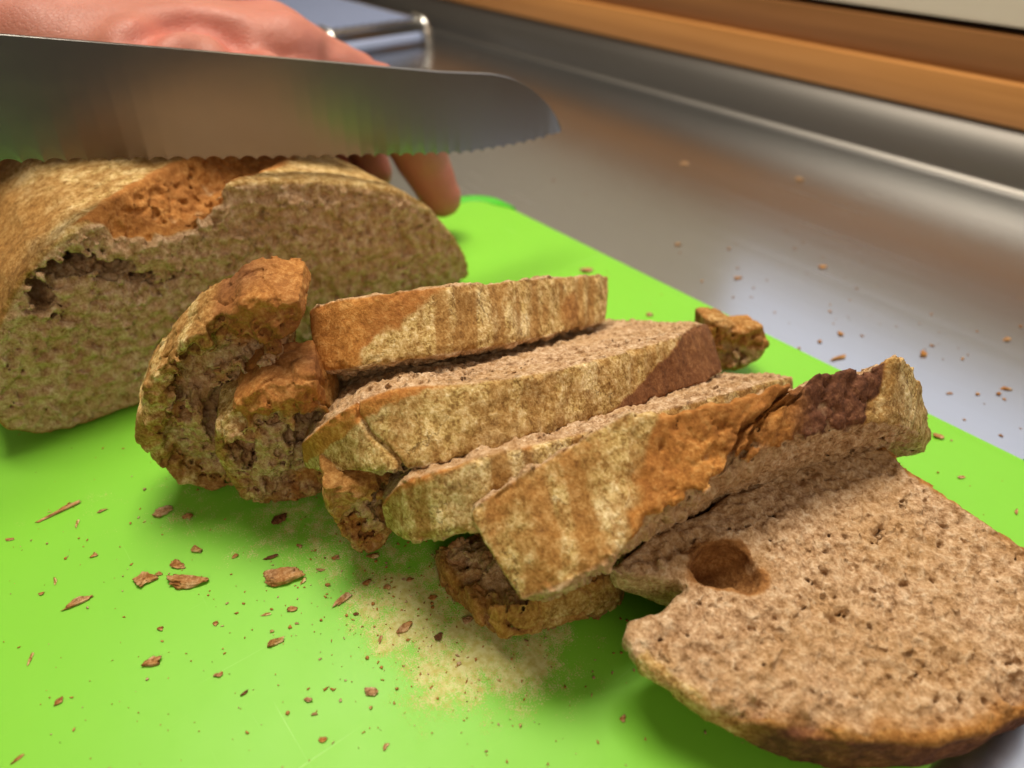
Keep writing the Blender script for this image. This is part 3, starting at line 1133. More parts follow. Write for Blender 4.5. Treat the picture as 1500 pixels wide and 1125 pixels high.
C3 = [(-0.0072, 0.0346), (0.0089, 0.0337), (0.0137, 0.0291), (0.012, 0.0054), (0.0051, -0.0028), (0.0, 0.0), (-0.0046, 0.0092), (-0.007, 0.0234)]
slab(s3, C3, .018, (-0.1697, 0.069, 0.004), 10, -25, .0006, torn_paint(.3, .6, .1),
     balls([(0.0008, 0.0133, 0.008) + (.004, .006, .007), (0.0038, 0.0075, 0.008) + (.004, .004, .006), (0.0101, 0.0232, 0.006) + (.004, .010, .008)]),
     1.2, 33, "torn_end", .002, .2, None, 1.2, torn=0.5)


def front_relief(u, v, t):
    # the jagged rip along the score
    if np.ndim(u) == 3:
        u2, v2 = np.broadcast_arrays(u[:, :, 0], v[:, :, 0])
    else:
        u2, v2 = u, v
    sh = u2.shape
    Q = np.stack([u2.ravel() * 0.19, v2.ravel() * 0.023, 0 * u2.ravel()], 1)
    n1 = fbm(Q, 0.009, 3, 41.0, 0.6).reshape(sh)
    n2 = fbm(Q, 0.005, 3, 43.0, 0.6).reshape(sh)
    a = np.array([.515, .12])
    b = np.array([.36, .95])
    e = b - a
    h = np.clip(((u2 - a[0]) * e[0] + (v2 - a[1]) * e[1]) / (e @ e), 0, 1)
    q = (u2 - a[0] - h * e[0]) * 0.19 + 0.0045 * n1
    gsh = np.clip(1 - np.abs(q) / (0.0026 + 0.0016 * n2), 0, 1)
    gsh = np.maximum(gsh, 0.6 * np.clip(1 - np.abs(q - 0.006 - 0.004 * n2) / 0.0022, 0, 1))
    deep = 0.0075 * gsh ** 0.8 * np.sin(np.pi * np.clip(h, 0.04, 0.97)) ** 0.4 - 0.0016 * n2 * np.exp(-(q / 0.012) ** 2)
    # the score lies a little lower than the floury crust either side
    low = 0.0026 * sstep(0.25, 0.32, u2 + 0.10 * v2 + 0.02 * n1) * sstep(0.73, 0.69, u2)
    r = deep + low
    if np.ndim(u) == 3:
        r = r[:, :, None]
    return r * sstep(0.016, 0.004, t)


def paint_front(u, v, t, W, crust, nz):
    n1 = fbm(W, 0.018, 3, 12.0)
    b = 0.29 - 0.13 * v + 0.04 * n1
    sc = sstep(b - 0.015, b + 0.015, u + 0.02 * fbm(W, 0.004, 2, 44.0)) * sstep(0.722, 0.706, u + 0.02 * v + 0.012 * nz)
    dk = sstep(0.42, 0.60, u + 0.03 * v + 0.08 * n1 + 0.03 * nz) * sc
    right = sstep(0.706, 0.722, u + 0.02 * v + 0.012 * nz)
    fl = right * np.clip(0.35 + streaks(u, v, .19, 77.0), 0, 1)
    lf = 1 - sstep(b - 0.012, b + 0.012, u)
    patch = sstep(-0.15, 0.65, n1 + 0.35 * fbm(W, 0.006, 2, 47.0) + 0.9 * np.exp(-((u - 0.21) / 0.05) ** 2) + 0.8 * np.exp(-((u - 0.05) / 0.05) ** 2) * v)
    fl = fl + lf * (0.05 + 0.9 * patch * streaks(u, v, .19, 79.0, 0.012))
    return mask_attrs(crust, fl, np.maximum(sc, lf * 0.35), 0.95 * dk)


s2 = empty("bread_slice", (-.1, .17, 0))
tag(s2, "big thick front slice with a ripped orange-brown score leaning over the flat slice", "bread slice", "slices of the cut rye loaf")
loft(s2, [(-0.1185, 0.0807, 0.047), (-0.1152, 0.0909, 0.053), (-0.1118, 0.1009, 0.058), (-0.1071, 0.1134, 0.064), (-0.104, 0.1251, 0.068), (-0.0975, 0.1363, 0.07), (-0.0908, 0.1521, 0.07), (-0.0868, 0.1673, 0.069), (-0.0828, 0.189, 0.0675), (-0.0763, 0.2133, 0.064), (-0.0741, 0.2254, 0.055), (-0.0703, 0.2349, 0.038), (-0.0681, 0.2437, 0.02)],
     [(-0.0954, 0.0793, 0.033), (-0.0887, 0.0885, 0.039), (-0.0846, 0.0991, 0.044), (-0.0826, 0.1105, 0.048), (-0.0816, 0.1245, 0.051), (-0.0797, 0.1422, 0.054), (-0.0774, 0.1592, 0.054), (-0.0732, 0.1765, 0.053), (-0.0698, 0.1953, 0.05), (-0.0661, 0.2092, 0.043), (-0.065, 0.2244, 0.032), (-0.0661, 0.2369, 0.018)],
     (32, -16), .07, .022, .0005, paint_front, 1, 9, 24, (True, True), 1.0, .3, ribbed(.19, 79.0, 0.012, .0006, front_relief), 1.2, .0012, (0.06, 0.12))

# the chunk under its left end
C0 = [(-0.0132, -0.0361), (-0.009, -0.0345), (-0.0057, -0.0365), (0.0018, -0.0411), (0.0154, -0.0408), (0.0335, -0.0295), (0.0436, -0.0127), (0.0356, -0.0015), (0.0207, 0.0016), (0.0057, 0.0036), (-0.0008, 0.0037), (-0.0048, -0.0016), (-0.0081, -0.013), (-0.013, -0.0263)]
c0 = empty("broken_crust", (-.1, .09, 0))
tag(c0, "dark broken crust end sticking out flat under the left end of the front slice", "bread piece")
slab(c0, C0, .013, (-0.1074, 0.0814, 0.012), 72, -25, .0006, torn_paint(.25, .5, .15),
     balls([(-0.0024, -0.0049, -0.004) + (.004, .003, .006), (-0.0045, -0.0217, -0.006) + (.006, .009, .005), (0.004, -0.011, -0.006) + (.012, .006, .005), (0.007, -0.0017, -0.004) + (.003, .002, .005)]),
     1.2, 34, None, .002, .3, None, 1.1, torn=0.6)

# the flat slice in front
S1 = [(-0.0423, -0.0375), (-0.042, -0.034), (-0.0348, -0.0296), (-0.0285, -0.0256), (-0.0274, -0.0227), (-0.0319, -0.0217), (-0.0368, -0.0201), (-0.0416, -0.0202), (-0.0462, -0.0211), (-0.0502, -0.018), (-0.0506, -0.0092), (-0.0473, -0.0027), (-0.0427, 0.0074), (-0.031, 0.0175), (-0.0169, 0.0278), (0.0026, 0.0375), (0.0168, 0.0421), (0.0347, 0.0448), (0.058, 0.0413), (0.0749, 0.027), (0.0741, 0.0101), (0.071, -0.0065), (0.0658, -0.0245), (0.0676, -0.0359), (0.037, -0.0427), (0.0028, -0.0427), (-0.0251, -0.0413)]
S1T = 0.019


def flat_carve(S, T, Wd):
    # crater of a big bubble, its floor glazed and brown
    d = None
    for (s, t, w_, a, b, c) in ((-0.0136, -0.0237, 0)[:2] + (0.003, .0092, .0068, .0095), (-0.0102, -0.0199, 0)[:2] + (0.001, .0056, .0062, .0080)):
        q = np.sqrt(((S - s) / a) ** 2 + ((T - t) / b) ** 2 + ((Wd - w_) / c) ** 2)
        e = (q - 1) * min(a, b, c)
        d = e if d is None else np.minimum(d, e)
    return d


def flat_holes(S, T, Wd):
    d = flat_carve(S, T, Wd)
    for (s, t, a, b, c) in ((0.005, 0.0031, 0)[:2] + (.003, .002, .004), (0.0194, 0.0284, 0)[:2] + (.004, .003, .003), (0.0128, 0.0221, 0)[:2] + (.0022, .0016, .003),
                            (0.0317, 0.0374, 0)[:2] + (.005, .003, .004), (-0.0176, -0.0334, 0)[:2] + (.004, .0018, .002), (0.0378, -0.0124, 0)[:2] + (.003, .002, .002),
                            (-0.0382, 0.0111, 0)[:2] + (.008, .0022, .003), (-0.0251, 0.0204, 0)[:2] + (.008, .0024, .003), (0.0125, -0.0306, 0)[:2] + (.0035, .0020, .004)):
        q = np.sqrt(((S - s) / a) ** 2 + ((T - t) / b) ** 2 + (Wd / c) ** 2)
        d = np.minimum(d, (q - 1) * min(a, b, c))
    return d


def flat_paint(V, W, d2, dw, crust, nz):
    S, T, Wd = V[:, 0], V[:, 1], V[:, 2]
    cv = flat_carve(S, T, Wd) + 0.0016 * fbm(W, 0.006, 2, 55.0)
    pit = sstep(0.0022, 0.0008, cv + 0.0004 * nz)
    n1 = fbm(W, 0.02, 2, 15.0)
    front = sstep(-0.02, 0.02, T)
    torn = ((S < -0.02) & (T < -0.012)).astype(float)       # ripped edge by the notch: no crust there
    rim = sstep(0.0075, 0.0015, -d2 + 0.0018 * nz) * front
    cr = np.maximum(crust * (1 - torn) * (T > -0.0355), 0.8 * rim)
    cr = np.maximum(cr, pit)
    left = sstep(-0.03, -0.045, S)
    fl = left * 0.9 * (1 - pit)
    sc = np.maximum(0.55 * (1 - left) + 0.3 * n1, 0) * (1 - pit) + pit * 0.75
    side = sstep(0.0005, 0.003, Wd) * front * (1 - left)
    return mask_attrs(cr, fl, np.maximum(sc, side), (0.18 * front + 0.80 * side + 0.25 * nz * side) * (1 - pit) * (1 - left) + pit * 0.6)


s1 = empty("bread_slice", (-.04, .15, 0))
tag(s1, "flat slice lying face up at the front right corner, pale crumb with a round hole", "bread slice", "slices of the cut rye loaf")
slab(s1, S1, S1T, (-0.048, 0.1429, 0.024), 99, -10, .00048, flat_paint, flat_holes, 0.88, 35, None, .0024, .2, None, 1.2, .0034,
     lambda L: sstep(0.004, 0.001, flat_carve(L[:, 0], L[:, 1], L[:, 2])), S1T / 2,
     lambda S: S1T * np.clip((S + 0.058) / 0.034, 0.30, 1.0), .30)

# broken bit of crust beyond the slices
CF = [(-0.0146, 0.0245), (-0.0071, 0.0245), (0.0009, 0.0202), (0.01, 0.02), (0.0132, 0.0116), (0.0114, 0.0038), (0.0046, 0.0005), (-0.0061, -0.0011), (-0.0128, 0.0044)]
cf = empty("crust_piece", (-.15, .25, 0))
tag(cf, "broken orange crust chunk on the far edge of the board behind the cracked slice", "bread piece")
slab(cf, CF, .018, (-0.1498, 0.2427, 0.006), -10, -30, .0007, torn_paint(.3, .7), None, 1.2, 36, None, .003, .2, None, 1.2, .0034, None, -.006, torn=0.5)

# ------------------------------------------------------------------ knife
BLADE = steel("blade_steel", (0.31, 0.30, 0.285), 0.20, (900, 9, 9), 0.0, 0.06)
nt = BLADE.node_tree
g = G(nt)
co_ = g.coords()
vd = g.vor(co_, 75)
spk = g.ramp(vd, [(0.0, (1, 1, 1)), (0.045, (0, 0, 0))])
spk = g.math('MULTIPLY', spk, g.ramp(g.noise(co_, 35, 2), [(0.55, (0, 0, 0)), (0.62, (1, 1, 1))]))
pb = nt.nodes['Principled BSDF']
src = pb.inputs['Base Color'].links[0].from_socket
g.l(g.mix(spk, src, (0.75, 0.68, 0.52)), pb.inputs['Base Color'])
g.l(g.math('SUBTRACT', 1.0, spk, True), pb.inputs['Metallic'])
smr = g.ramp(g.noise(g.mapping(co_, (1, 0.5, 1)), 60, 5, 0.65), [(0.45, (0, 0, 0)), (0.7, (1, 1, 1))])
rs = pb.inputs['Roughness'].links[0].from_socket
g.l(g.math('ADD', rs, g.math('MULTIPLY', smr, 0.04)), pb.inputs['Roughness'])
KX = -0.305
top_pts = [(-.30, .208), (-.12, .1715), (.0349, .1415), (.0976, .1285), (.1524, .1168), (.20, .1065), (.231, .1010), (.2425, .0975), (.2535, .0918), (.2635, .0842), (.2710, .0765), (.2755, .0700), (.2782, .0645)]
bot_pts = [(-.30, .170), (-.12, .1325), (.021, .1027), (.0636, .0945), (.1217, .0828), (.17, .0735), (.2132, .0655), (.2437, .0632), (.2672, .0628), (.2778, .0644)]


def rootn(pts, y):
    p = np.array(pts)
    return np.interp(y, p[:, 0], p[:, 1])


def smooth_curve(pts, ys, s=0.006):
    fine = np.linspace(-.32, .2778, 1800)
    z = rootn(pts, fine)
    st = fine[1] - fine[0]
    n = int(s / st)
    ker = np.exp(-0.5 * (np.arange(-2 * n, 2 * n + 1) / n) ** 2)
    ker /= ker.sum()
    pad = np.concatenate([2 * z[0] - z[2 * n:0:-1], z, 2 * z[-1] - z[-2:-2 * n - 2:-1]])
    return np.interp(ys, fine, np.convolve(pad, ker, 'valid'))


ys = np.concatenate([np.linspace(-.13, .274, 1150), .274 + (.2778 - .274) * np.linspace(0.03, 1, 30)])
zt = smooth_curve(top_pts, ys, 0.003)
zb = smooth_curve(bot_pts, ys, 0.005)
PITCH = 0.0068
sc_ = np.abs(np.sin(np.pi * ys / PITCH))
fade = np.clip((0.2765 - ys) / 0.006, 0, 1)
zb = zb - 0.0003 + 0.0016 * sc_ ** 0.75 * fade
zt = np.maximum(zt, zb + 0.0001)
rows = np.concatenate([[0, 0.008, 0.03], np.linspace(0.08, 0.86, 12), np.linspace(0.885, 1.0, 12)])
nr = len(rows)
Vf = []
for sgn in (1, -1):
    for i, y in enumerate(ys):
        H = zt[i] - zb[i]
        r = rows
        half = 0.0011 * (1 - 0.72 * r)
        edge = (1 - r) * H                      # distance above the edge
        hollow = np.clip(1 - edge / (0.0012 + 0.0034 * sc_[i]), 0, 1)
        half = half * (1 - 0.08 * hollow * fade[i] if sgn > 0 else 1) + 0.00002
        half = half * min(1, H / 0.004)
        half[0] *= 0.72
        Vf += [(KX + sgn * half[k], y, zt[i] - r[k] * H) for k in range(nr)]
Vf = np.array(Vf)
ny = len(ys)
Ff = []
for sgn in (0, 1):
    o_ = sgn * ny * nr
    i, k = np.meshgrid(np.arange(ny - 1), np.arange(nr - 1), indexing='ij')
    a = o_ + i * nr + k
    q = np.stack([a, a + 1, a + nr + 1, a + nr], -1).reshape(-1, 4)
    Ff.append(q if sgn == 0 else q[:, ::-1])
i = np.arange(ny - 1)
Ff.append(np.stack([i * nr, (i + 1) * nr, ny * nr + (i + 1) * nr, ny * nr + i * nr], 1))
Ff.append(np.stack([i * nr + nr - 1, ny * nr + i * nr + nr - 1, ny * nr + (i + 1) * nr + nr - 1, (i + 1) * nr + nr - 1], 1))
knife = empty("bread_knife", (KX, 0, .09))
tag(knife, "steel bread knife with a scalloped edge held across the top of the loaf", "knife")
me, o = make_mesh("blade", Vf, np.concatenate(Ff), None, BLADE, True)
me.set_sharp_from_angle(angle=R(35))
link("blade", me, o, knife)
# handle, out of the picture to the left
hv, hf = [], []
n = 20
prof_h = [(-.128, .013, .008), (-.135, .016, .0105), (-.16, .0155, .011), (-.20, .0175, .0125), (-.24, .0165, .012), (-.27, .019, .013), (-.281, .014, .009)]
for y, rz, rx in prof_h:
    zc = 0.1535 + (-.128 - y) * 0.21 + 0.002
    for k in range(n):
        a = 2 * math.pi * k / n
        hv.append((KX + rx * math.cos(a), y, zc + rz * math.sin(a)))
for j in range(len(prof_h) - 1):
    for k in range(n):
        hf.append((j * n + k, j * n + (k + 1) % n, (j + 1) * n + (k + 1) % n, (j + 1) * n + k))
for j in (0, len(prof_h) - 1):
    y, rz, rx = prof_h[j]
    hv.append((KX, y, 0.1535 + (-.128 - y) * 0.21 + 0.002))
    c_ = len(hv) - 1
    hf += [(c_, j * n + (k + 1) % n, j * n + k, c_) for k in range(0)]
    for k in range(0, n, 2):
        hf.append((c_, j * n + k, j * n + (k + 1) % n, j * n + (k + 2) % n))
me, o = make_mesh("handle", np.array(hv), np.array(hf), None, plain("black_handle", (0.02, 0.02, 0.022), 0.4))
link("handle", me, o, knife)


# ------------------------------------------------------------------ the hand on the loaf
def round_cone(P, a, b, r0, r1, flat=None):
    a, b = np.array(a, float), np.array(b, float)
    e = b - a
    h = np.clip(((P - a) @ e) / (e @ e), 0, 1)
    q = P - a - h[:, None] * e
    if flat is not None:                     # flat = (axis, factor): squash along an axis
        ax = np.array(flat[0], float)
        ax /= np.linalg.norm(ax)
        c = q @ ax
        q = q + np.outer(c * (flat[1] - 1), ax)
    return np.sqrt((q * q).sum(1)) - (r0 + (r1 - r0) * h)


FING = {   # knuckle, middle joint, end joint, tip
    'index': [(-.362, .151, .1110), (-.361, .198, .0865), (-.357, .2195, .0500), (-.352, .2290, .0250)],
    'middle': [(-.391, .157, .1120), (-.393, .203, .0870), (-.391, .2020, .0560), (-.386, .2050, .0360)],
    'ring': [(-.419, .150, .1090), (-.423, .195, .0840), (-.421, .1980, .0560), (-.416, .2000, .0360)],
    'little': [(-.443, .136, .1010), (-.449, .178, .0800), (-.449, .2020, .0520), (-.445, .2060, .0280)],
}
FR = {'index': (.0175, .0142, .0140, .0122), 'middle': (.0175, .0140, .0126, .0108), 'ring': (.0168, .0132, .0120, .0102), 'little': (.0150, .0115, .0104, .0088)}
WR = (-.405, .040, .1230)


def hand_sdf(P):
    up = (0.10, 0.15, 1.0)
    d = round_cone(P, (-.425, -.20, .150), WR, .038, .0300, (up, 1.22))
    for nm, k0 in (('index', .0200), ('middle', .0195), ('ring', .0185), ('little', .0170)):
        J = np.array(FING[nm])
        root = np.array(WR) + np.array([(J[0][0] + .403) * 0.55, .020, -.001])
        d = smin(d, round_cone(P, root, J[0], .0235, k0, (up, 1.15)), .014)
    for nm in FING:
        J, r = FING[nm], FR[nm]
        f = round_cone(P, J[0], J[1], r[0], r[1])
        f = smin(f, round_cone(P, J[1], J[2], r[1], r[2]), .003)
        f = smin(f, round_cone(P, J[2], J[3], r[2], r[3]), .003)
        d = smin(d, f, .0055)
    # thumb tucked down along the top of the loaf behind the blade
    T = [(-.384, .055, .1160), (-.350, .088, .1130), (-.336, .128, .1030), (-.336, .160, .0960)]
    t = round_cone(P, T[0], T[1], .021, .0180)
    t = smin(t, round_cone(P, T[1], T[2], .0180, .0135), .006)
    t = smin(t, round_cone(P, T[2], T[3], .0135, .0105), .004)
    d = smin(d, t, .007)
    return d


def on_skin(p):
    o_ = np.array([0, 0, 0.19])
    d_ = np.array(p) - o_
    d_ /= np.linalg.norm(d_)
    x = 0.0
    for _ in range(80):
        x += 0.8 * float(hand_sdf((o_ + x * d_)[None])[0])
        if x > 0.9:
            break
    return o_ + x * d_


def creases(P):
    """folds of skin between the thumb and the hand, and over the knuckle"""
    out = []
    for C in CREASES:
        d = np.full(len(P), 1.0)
        for a, b in zip(C[:-1], C[1:]):
            e = b - a
            h = np.clip(((P - a) @ e) / (e @ e), 0, 1)
            d = np.minimum(d, np.linalg.norm(P - a - h[:, None] * e, axis=1))
        out.append(d)
    return out


CREASES = [[on_skin(p) for p in ((np.array((-0.352, 0.0875, 0.1257)), np.array((-0.35, 0.1001, 0.1292)), np.array((-0.349, 0.1113, 0.1301)), np.array((-0.347, 0.1179, 0.1271)), np.array((-0.345, 0.1221, 0.1226)), np.array((-0.345, 0.1262, 0.1166))))],
           [on_skin(p) for p in ((np.array((-0.352, 0.1293, 0.1261)), np.array((-0.35, 0.1382, 0.1204)), np.array((-0.349, 0.1427, 0.1126))))],
           [on_skin(p) for p in ((np.array((-0.352, 0.1776, 0.1172)), np.array((-0.35, 0.1709, 0.1129)), np.array((-0.349, 0.1675, 0.1081))))]]
lo = np.array([-.50, -.24, -.004])
hi = np.array([-.30, .27, .20])
hh = 0.0020
nn_ = np.ceil((hi - lo) / hh).astype(int) + 1
gx = [lo[k] + hh * np.arange(nn_[k]) for k in range(3)]
D = np.empty(tuple(nn_), np.float32)
for i in range(nn_[0]):
    yy, zz = np.meshgrid(gx[1], gx[2], indexing='ij')
    P = np.stack([np.full(yy.size, gx[0][i]), yy.ravel(), zz.ravel()], 1)
    dd = hand_sdf(P)
    m = np.abs(dd) < 0.01
    cs = creases(P[m])
    w_ = fbm(P[m].astype(np.float32), 0.02, 2, 2.0)
    w2 = fbm(P[m].astype(np.float32) * np.array([1, .5, 1], np.float32), 0.006, 2, 3.0)
    dd[m] += 0.0045 * np.exp(-(cs[0] / 0.0045) ** 2) - 0.0022 * np.exp(-((cs[0] - 0.012) / 0.006) ** 2) + 0.0016 * np.exp(-(cs[1] / 0.006) ** 2) + 0.0012 * np.exp(-(cs[2] / 0.005) ** 2) + 0.0007 * w_ + 0.00025 * w2
    D[i] = dd.reshape(yy.shape)
V, F = surface_nets(D, lo, hh)
V, F = clean(V, F)
red = np.zeros(len(V))
for nm in FING:
    for k in (0, 1, 3):
        red = np.maximum(red, np.exp(-(np.linalg.norm(V - np.array(FING[nm][k]), axis=1) / 0.024) ** 2))
red = np.clip(red * 0.55 + 0.8 * np.exp(-(creases(V)[0] / 0.008) ** 2), 0, 1)
me, o = make_mesh("person", V, F, dict(red=red), skin_mat(), True)
person = link("person", me, o)
tag(person, "bare pink left hand and forearm steadying the loaf behind the knife", "person")

# ------------------------------------------------------------------ things further back on the worktop
CHROME = steel("rack_wire", (0.72, 0.70, 0.66), 0.22, (60, 60, 60), 0.0, 0.02)
BLUE_SHEEN = plain("rack_blue_sheen", (0.30, 0.36, 0.55), 0.3, 60, 0.05)  # cool window reflection on the steel bars, put into their base colour


def tube(name, pts, r, mat, parent=None, n=8):
    P = np.array(pts, float)
    vs_, fs_ = [], []
    for i in range(len(P)):
        t = P[min(i + 1, len(P) - 1)] - P[max(i - 1, 0)]
        t /= np.linalg.norm(t)
        a = np.cross(t, [0.13, 0.21, 0.97])
        a /= np.linalg.norm(a)
        b = np.cross(t, a)
        for k in range(n):
            q = 2 * math.pi * k / n
            vs_.append(P[i] + r * (math.cos(q) * a + math.sin(q) * b))
    for i in range(len(P) - 1):
        for k in range(n):
            fs_.append((i * n + k, i * n + (k + 1) % n, (i + 1) * n + (k + 1) % n, (i + 1) * n + k))
    me, o = make_mesh(name, np.array(vs_), np.array(fs_), None, mat)
    return link(name, me, o, parent)


rack = empty("cooling_rack", (-.95, .48, CZ))
tag(rack, "blurred steel wire rack with curved feet standing far back on the worktop", "wire rack")
RZ = 0.018
x0, x1, y0_, y1_ = -1.12, -.850, .380, .535
tube("frame", [(x1, y0_, RZ), (x1, y1_, RZ), (x0, y1_, RZ), (x0, y0_, RZ), (x1, y0_, RZ)], .0032, CHROME, rack)
tube("lower_bar", [(x1, y0_, .000), (x1, y1_, .000)], .0062, BLUE_SHEEN, rack)
for k in range(13):
    y = y0_ + 0.010 + k * (y1_ - y0_ - 0.02) / 12
    tube("wire", [(x0, y, RZ + .002), (x1, y, RZ + .002)], .0032, BLUE_SHEEN, rack, 6)
for (fx, fy) in ((x1, y1_), (x1, y0_ + .03), (x0, y1_), (x0, y0_ + .03)):
    pts = [(fx - .012, fy - .0, RZ + .003), (fx + .006, fy + .003, RZ + .001), (fx + .012, fy + .003, RZ - .008), (fx + .013, fy + .003, 0.000), (fx + .013, fy + .003, CZ + .0015)]
    tube("foot", pts, .0050, CHROME, rack, 10)
tray = empty("baking_tin", (-1.25, .46, CZ))
tag(tray, "black baking tin far back on the worktop beside the wire rack", "baking tin")
BLK = plain("black_enamel", (0.012, 0.012, 0.014), 0.4)
box("bottom", (-1.46, .36, CZ), (-1.17, .56, CZ + .006), BLK, tray, .002)
box("side", (-1.1780, .36, CZ + .0062), (-1.17, .56, CZ + .062), BLK, tray, .002)
box("side", (-1.46, .36, CZ + .0062), (-1.452, .56, CZ + .062), BLK, tray, .002)
box("side", (-1.4515, .36, CZ + .0062), (-1.1785, .368, CZ + .062), BLK, tray, .002)
box("side", (-1.4515, .552, CZ + .0062), (-1.1785, .56, CZ + .062), BLK, tray, .002)
bag = box("paper_bag", (-1.75, .30, CZ), (-1.52, .56, .14), plain("paper", (0.62, 0.50, 0.30), 0.8), None, .012, 3)
tag(bag, "pale yellowish paper bag farthest back on the worktop behind the tin", "paper bag")


# ------------------------------------------------------------------ crumbs
def crumb_mesh(seed, size, aspect=1.0, flat=0.5, sub=3, jag=0.5):
    r = np.random.default_rng(seed)
    bm = bmesh.new()
    bmesh.ops.create_icosphere(bm, subdivisions=sub, radius=1.0)
    V = np.array([v.co[:] for v in bm.verts])
    F = np.array([[v.index for v in f.verts] for f in bm.faces])
    bm.free()
    n = fbm((V + r.random(3) * 9).astype(np.float32), 1.1, 3, seed * 0.37)
    # facet it: clip against a few random planes for shard-like outlines
    V = V * (1 + jag * n[:, None])
    for _ in range(6):
        a = r.normal(size=3)
        a[2] *= 0.4
        a /= np.linalg.norm(a)
        c = V @ a - (0.45 + 0.3 * r.random())
        V = V - np.outer(np.maximum(c, 0) * 0.9, a)
    n2 = fbm((V * 3 + r.random(3) * 9).astype(np.float32), 0.9, 3, seed * 0.11)
    V = V * (1 + 0.16 * n2[:, None])
    V = V * np.array([aspect, 1 / max(aspect, 1) ** 0.5, flat])
    V = V / (V[:, :2].max() - V[:, :2].min()) * size
    V[:, 2] = np.maximum(V[:, 2], np.percentile(V[:, 2], 12))
    V[:, 2] -= V[:, 2].min()
    return V, F


def crumb_attrs(V, kind, seed):
    n = len(V)
    nz = fbm((V / K).astype(np.float32), 0.004, 2, seed * 0.3)
    one = np.ones(n)
    if kind == 'brown':
        return mask_attrs(0.8 + 0.5 * nz, 0.15 * one, 0.8 + 0.3 * nz, 0.12 + 0.4 * nz)
    if kind == 'orange':
        return mask_attrs(0.6 + 0.6 * nz, 0.1 * one, one, 0.05 * one)
    if kind == 'dark':
        return mask_attrs(one, 0 * one, 0.8 * one, 1.0 * one)
    if kind == 'grey':
        return mask_attrs(one, 0.55 + 0.4 * nz, 0.3 * one, 0.7 * one)
    if kind == 'white':
        return mask_attrs(one, one, 0 * one, 0 * one)
    return mask_attrs(0.15 + 0.3 * np.abs(nz), 0 * one, 0.8 * one, 0 * one)


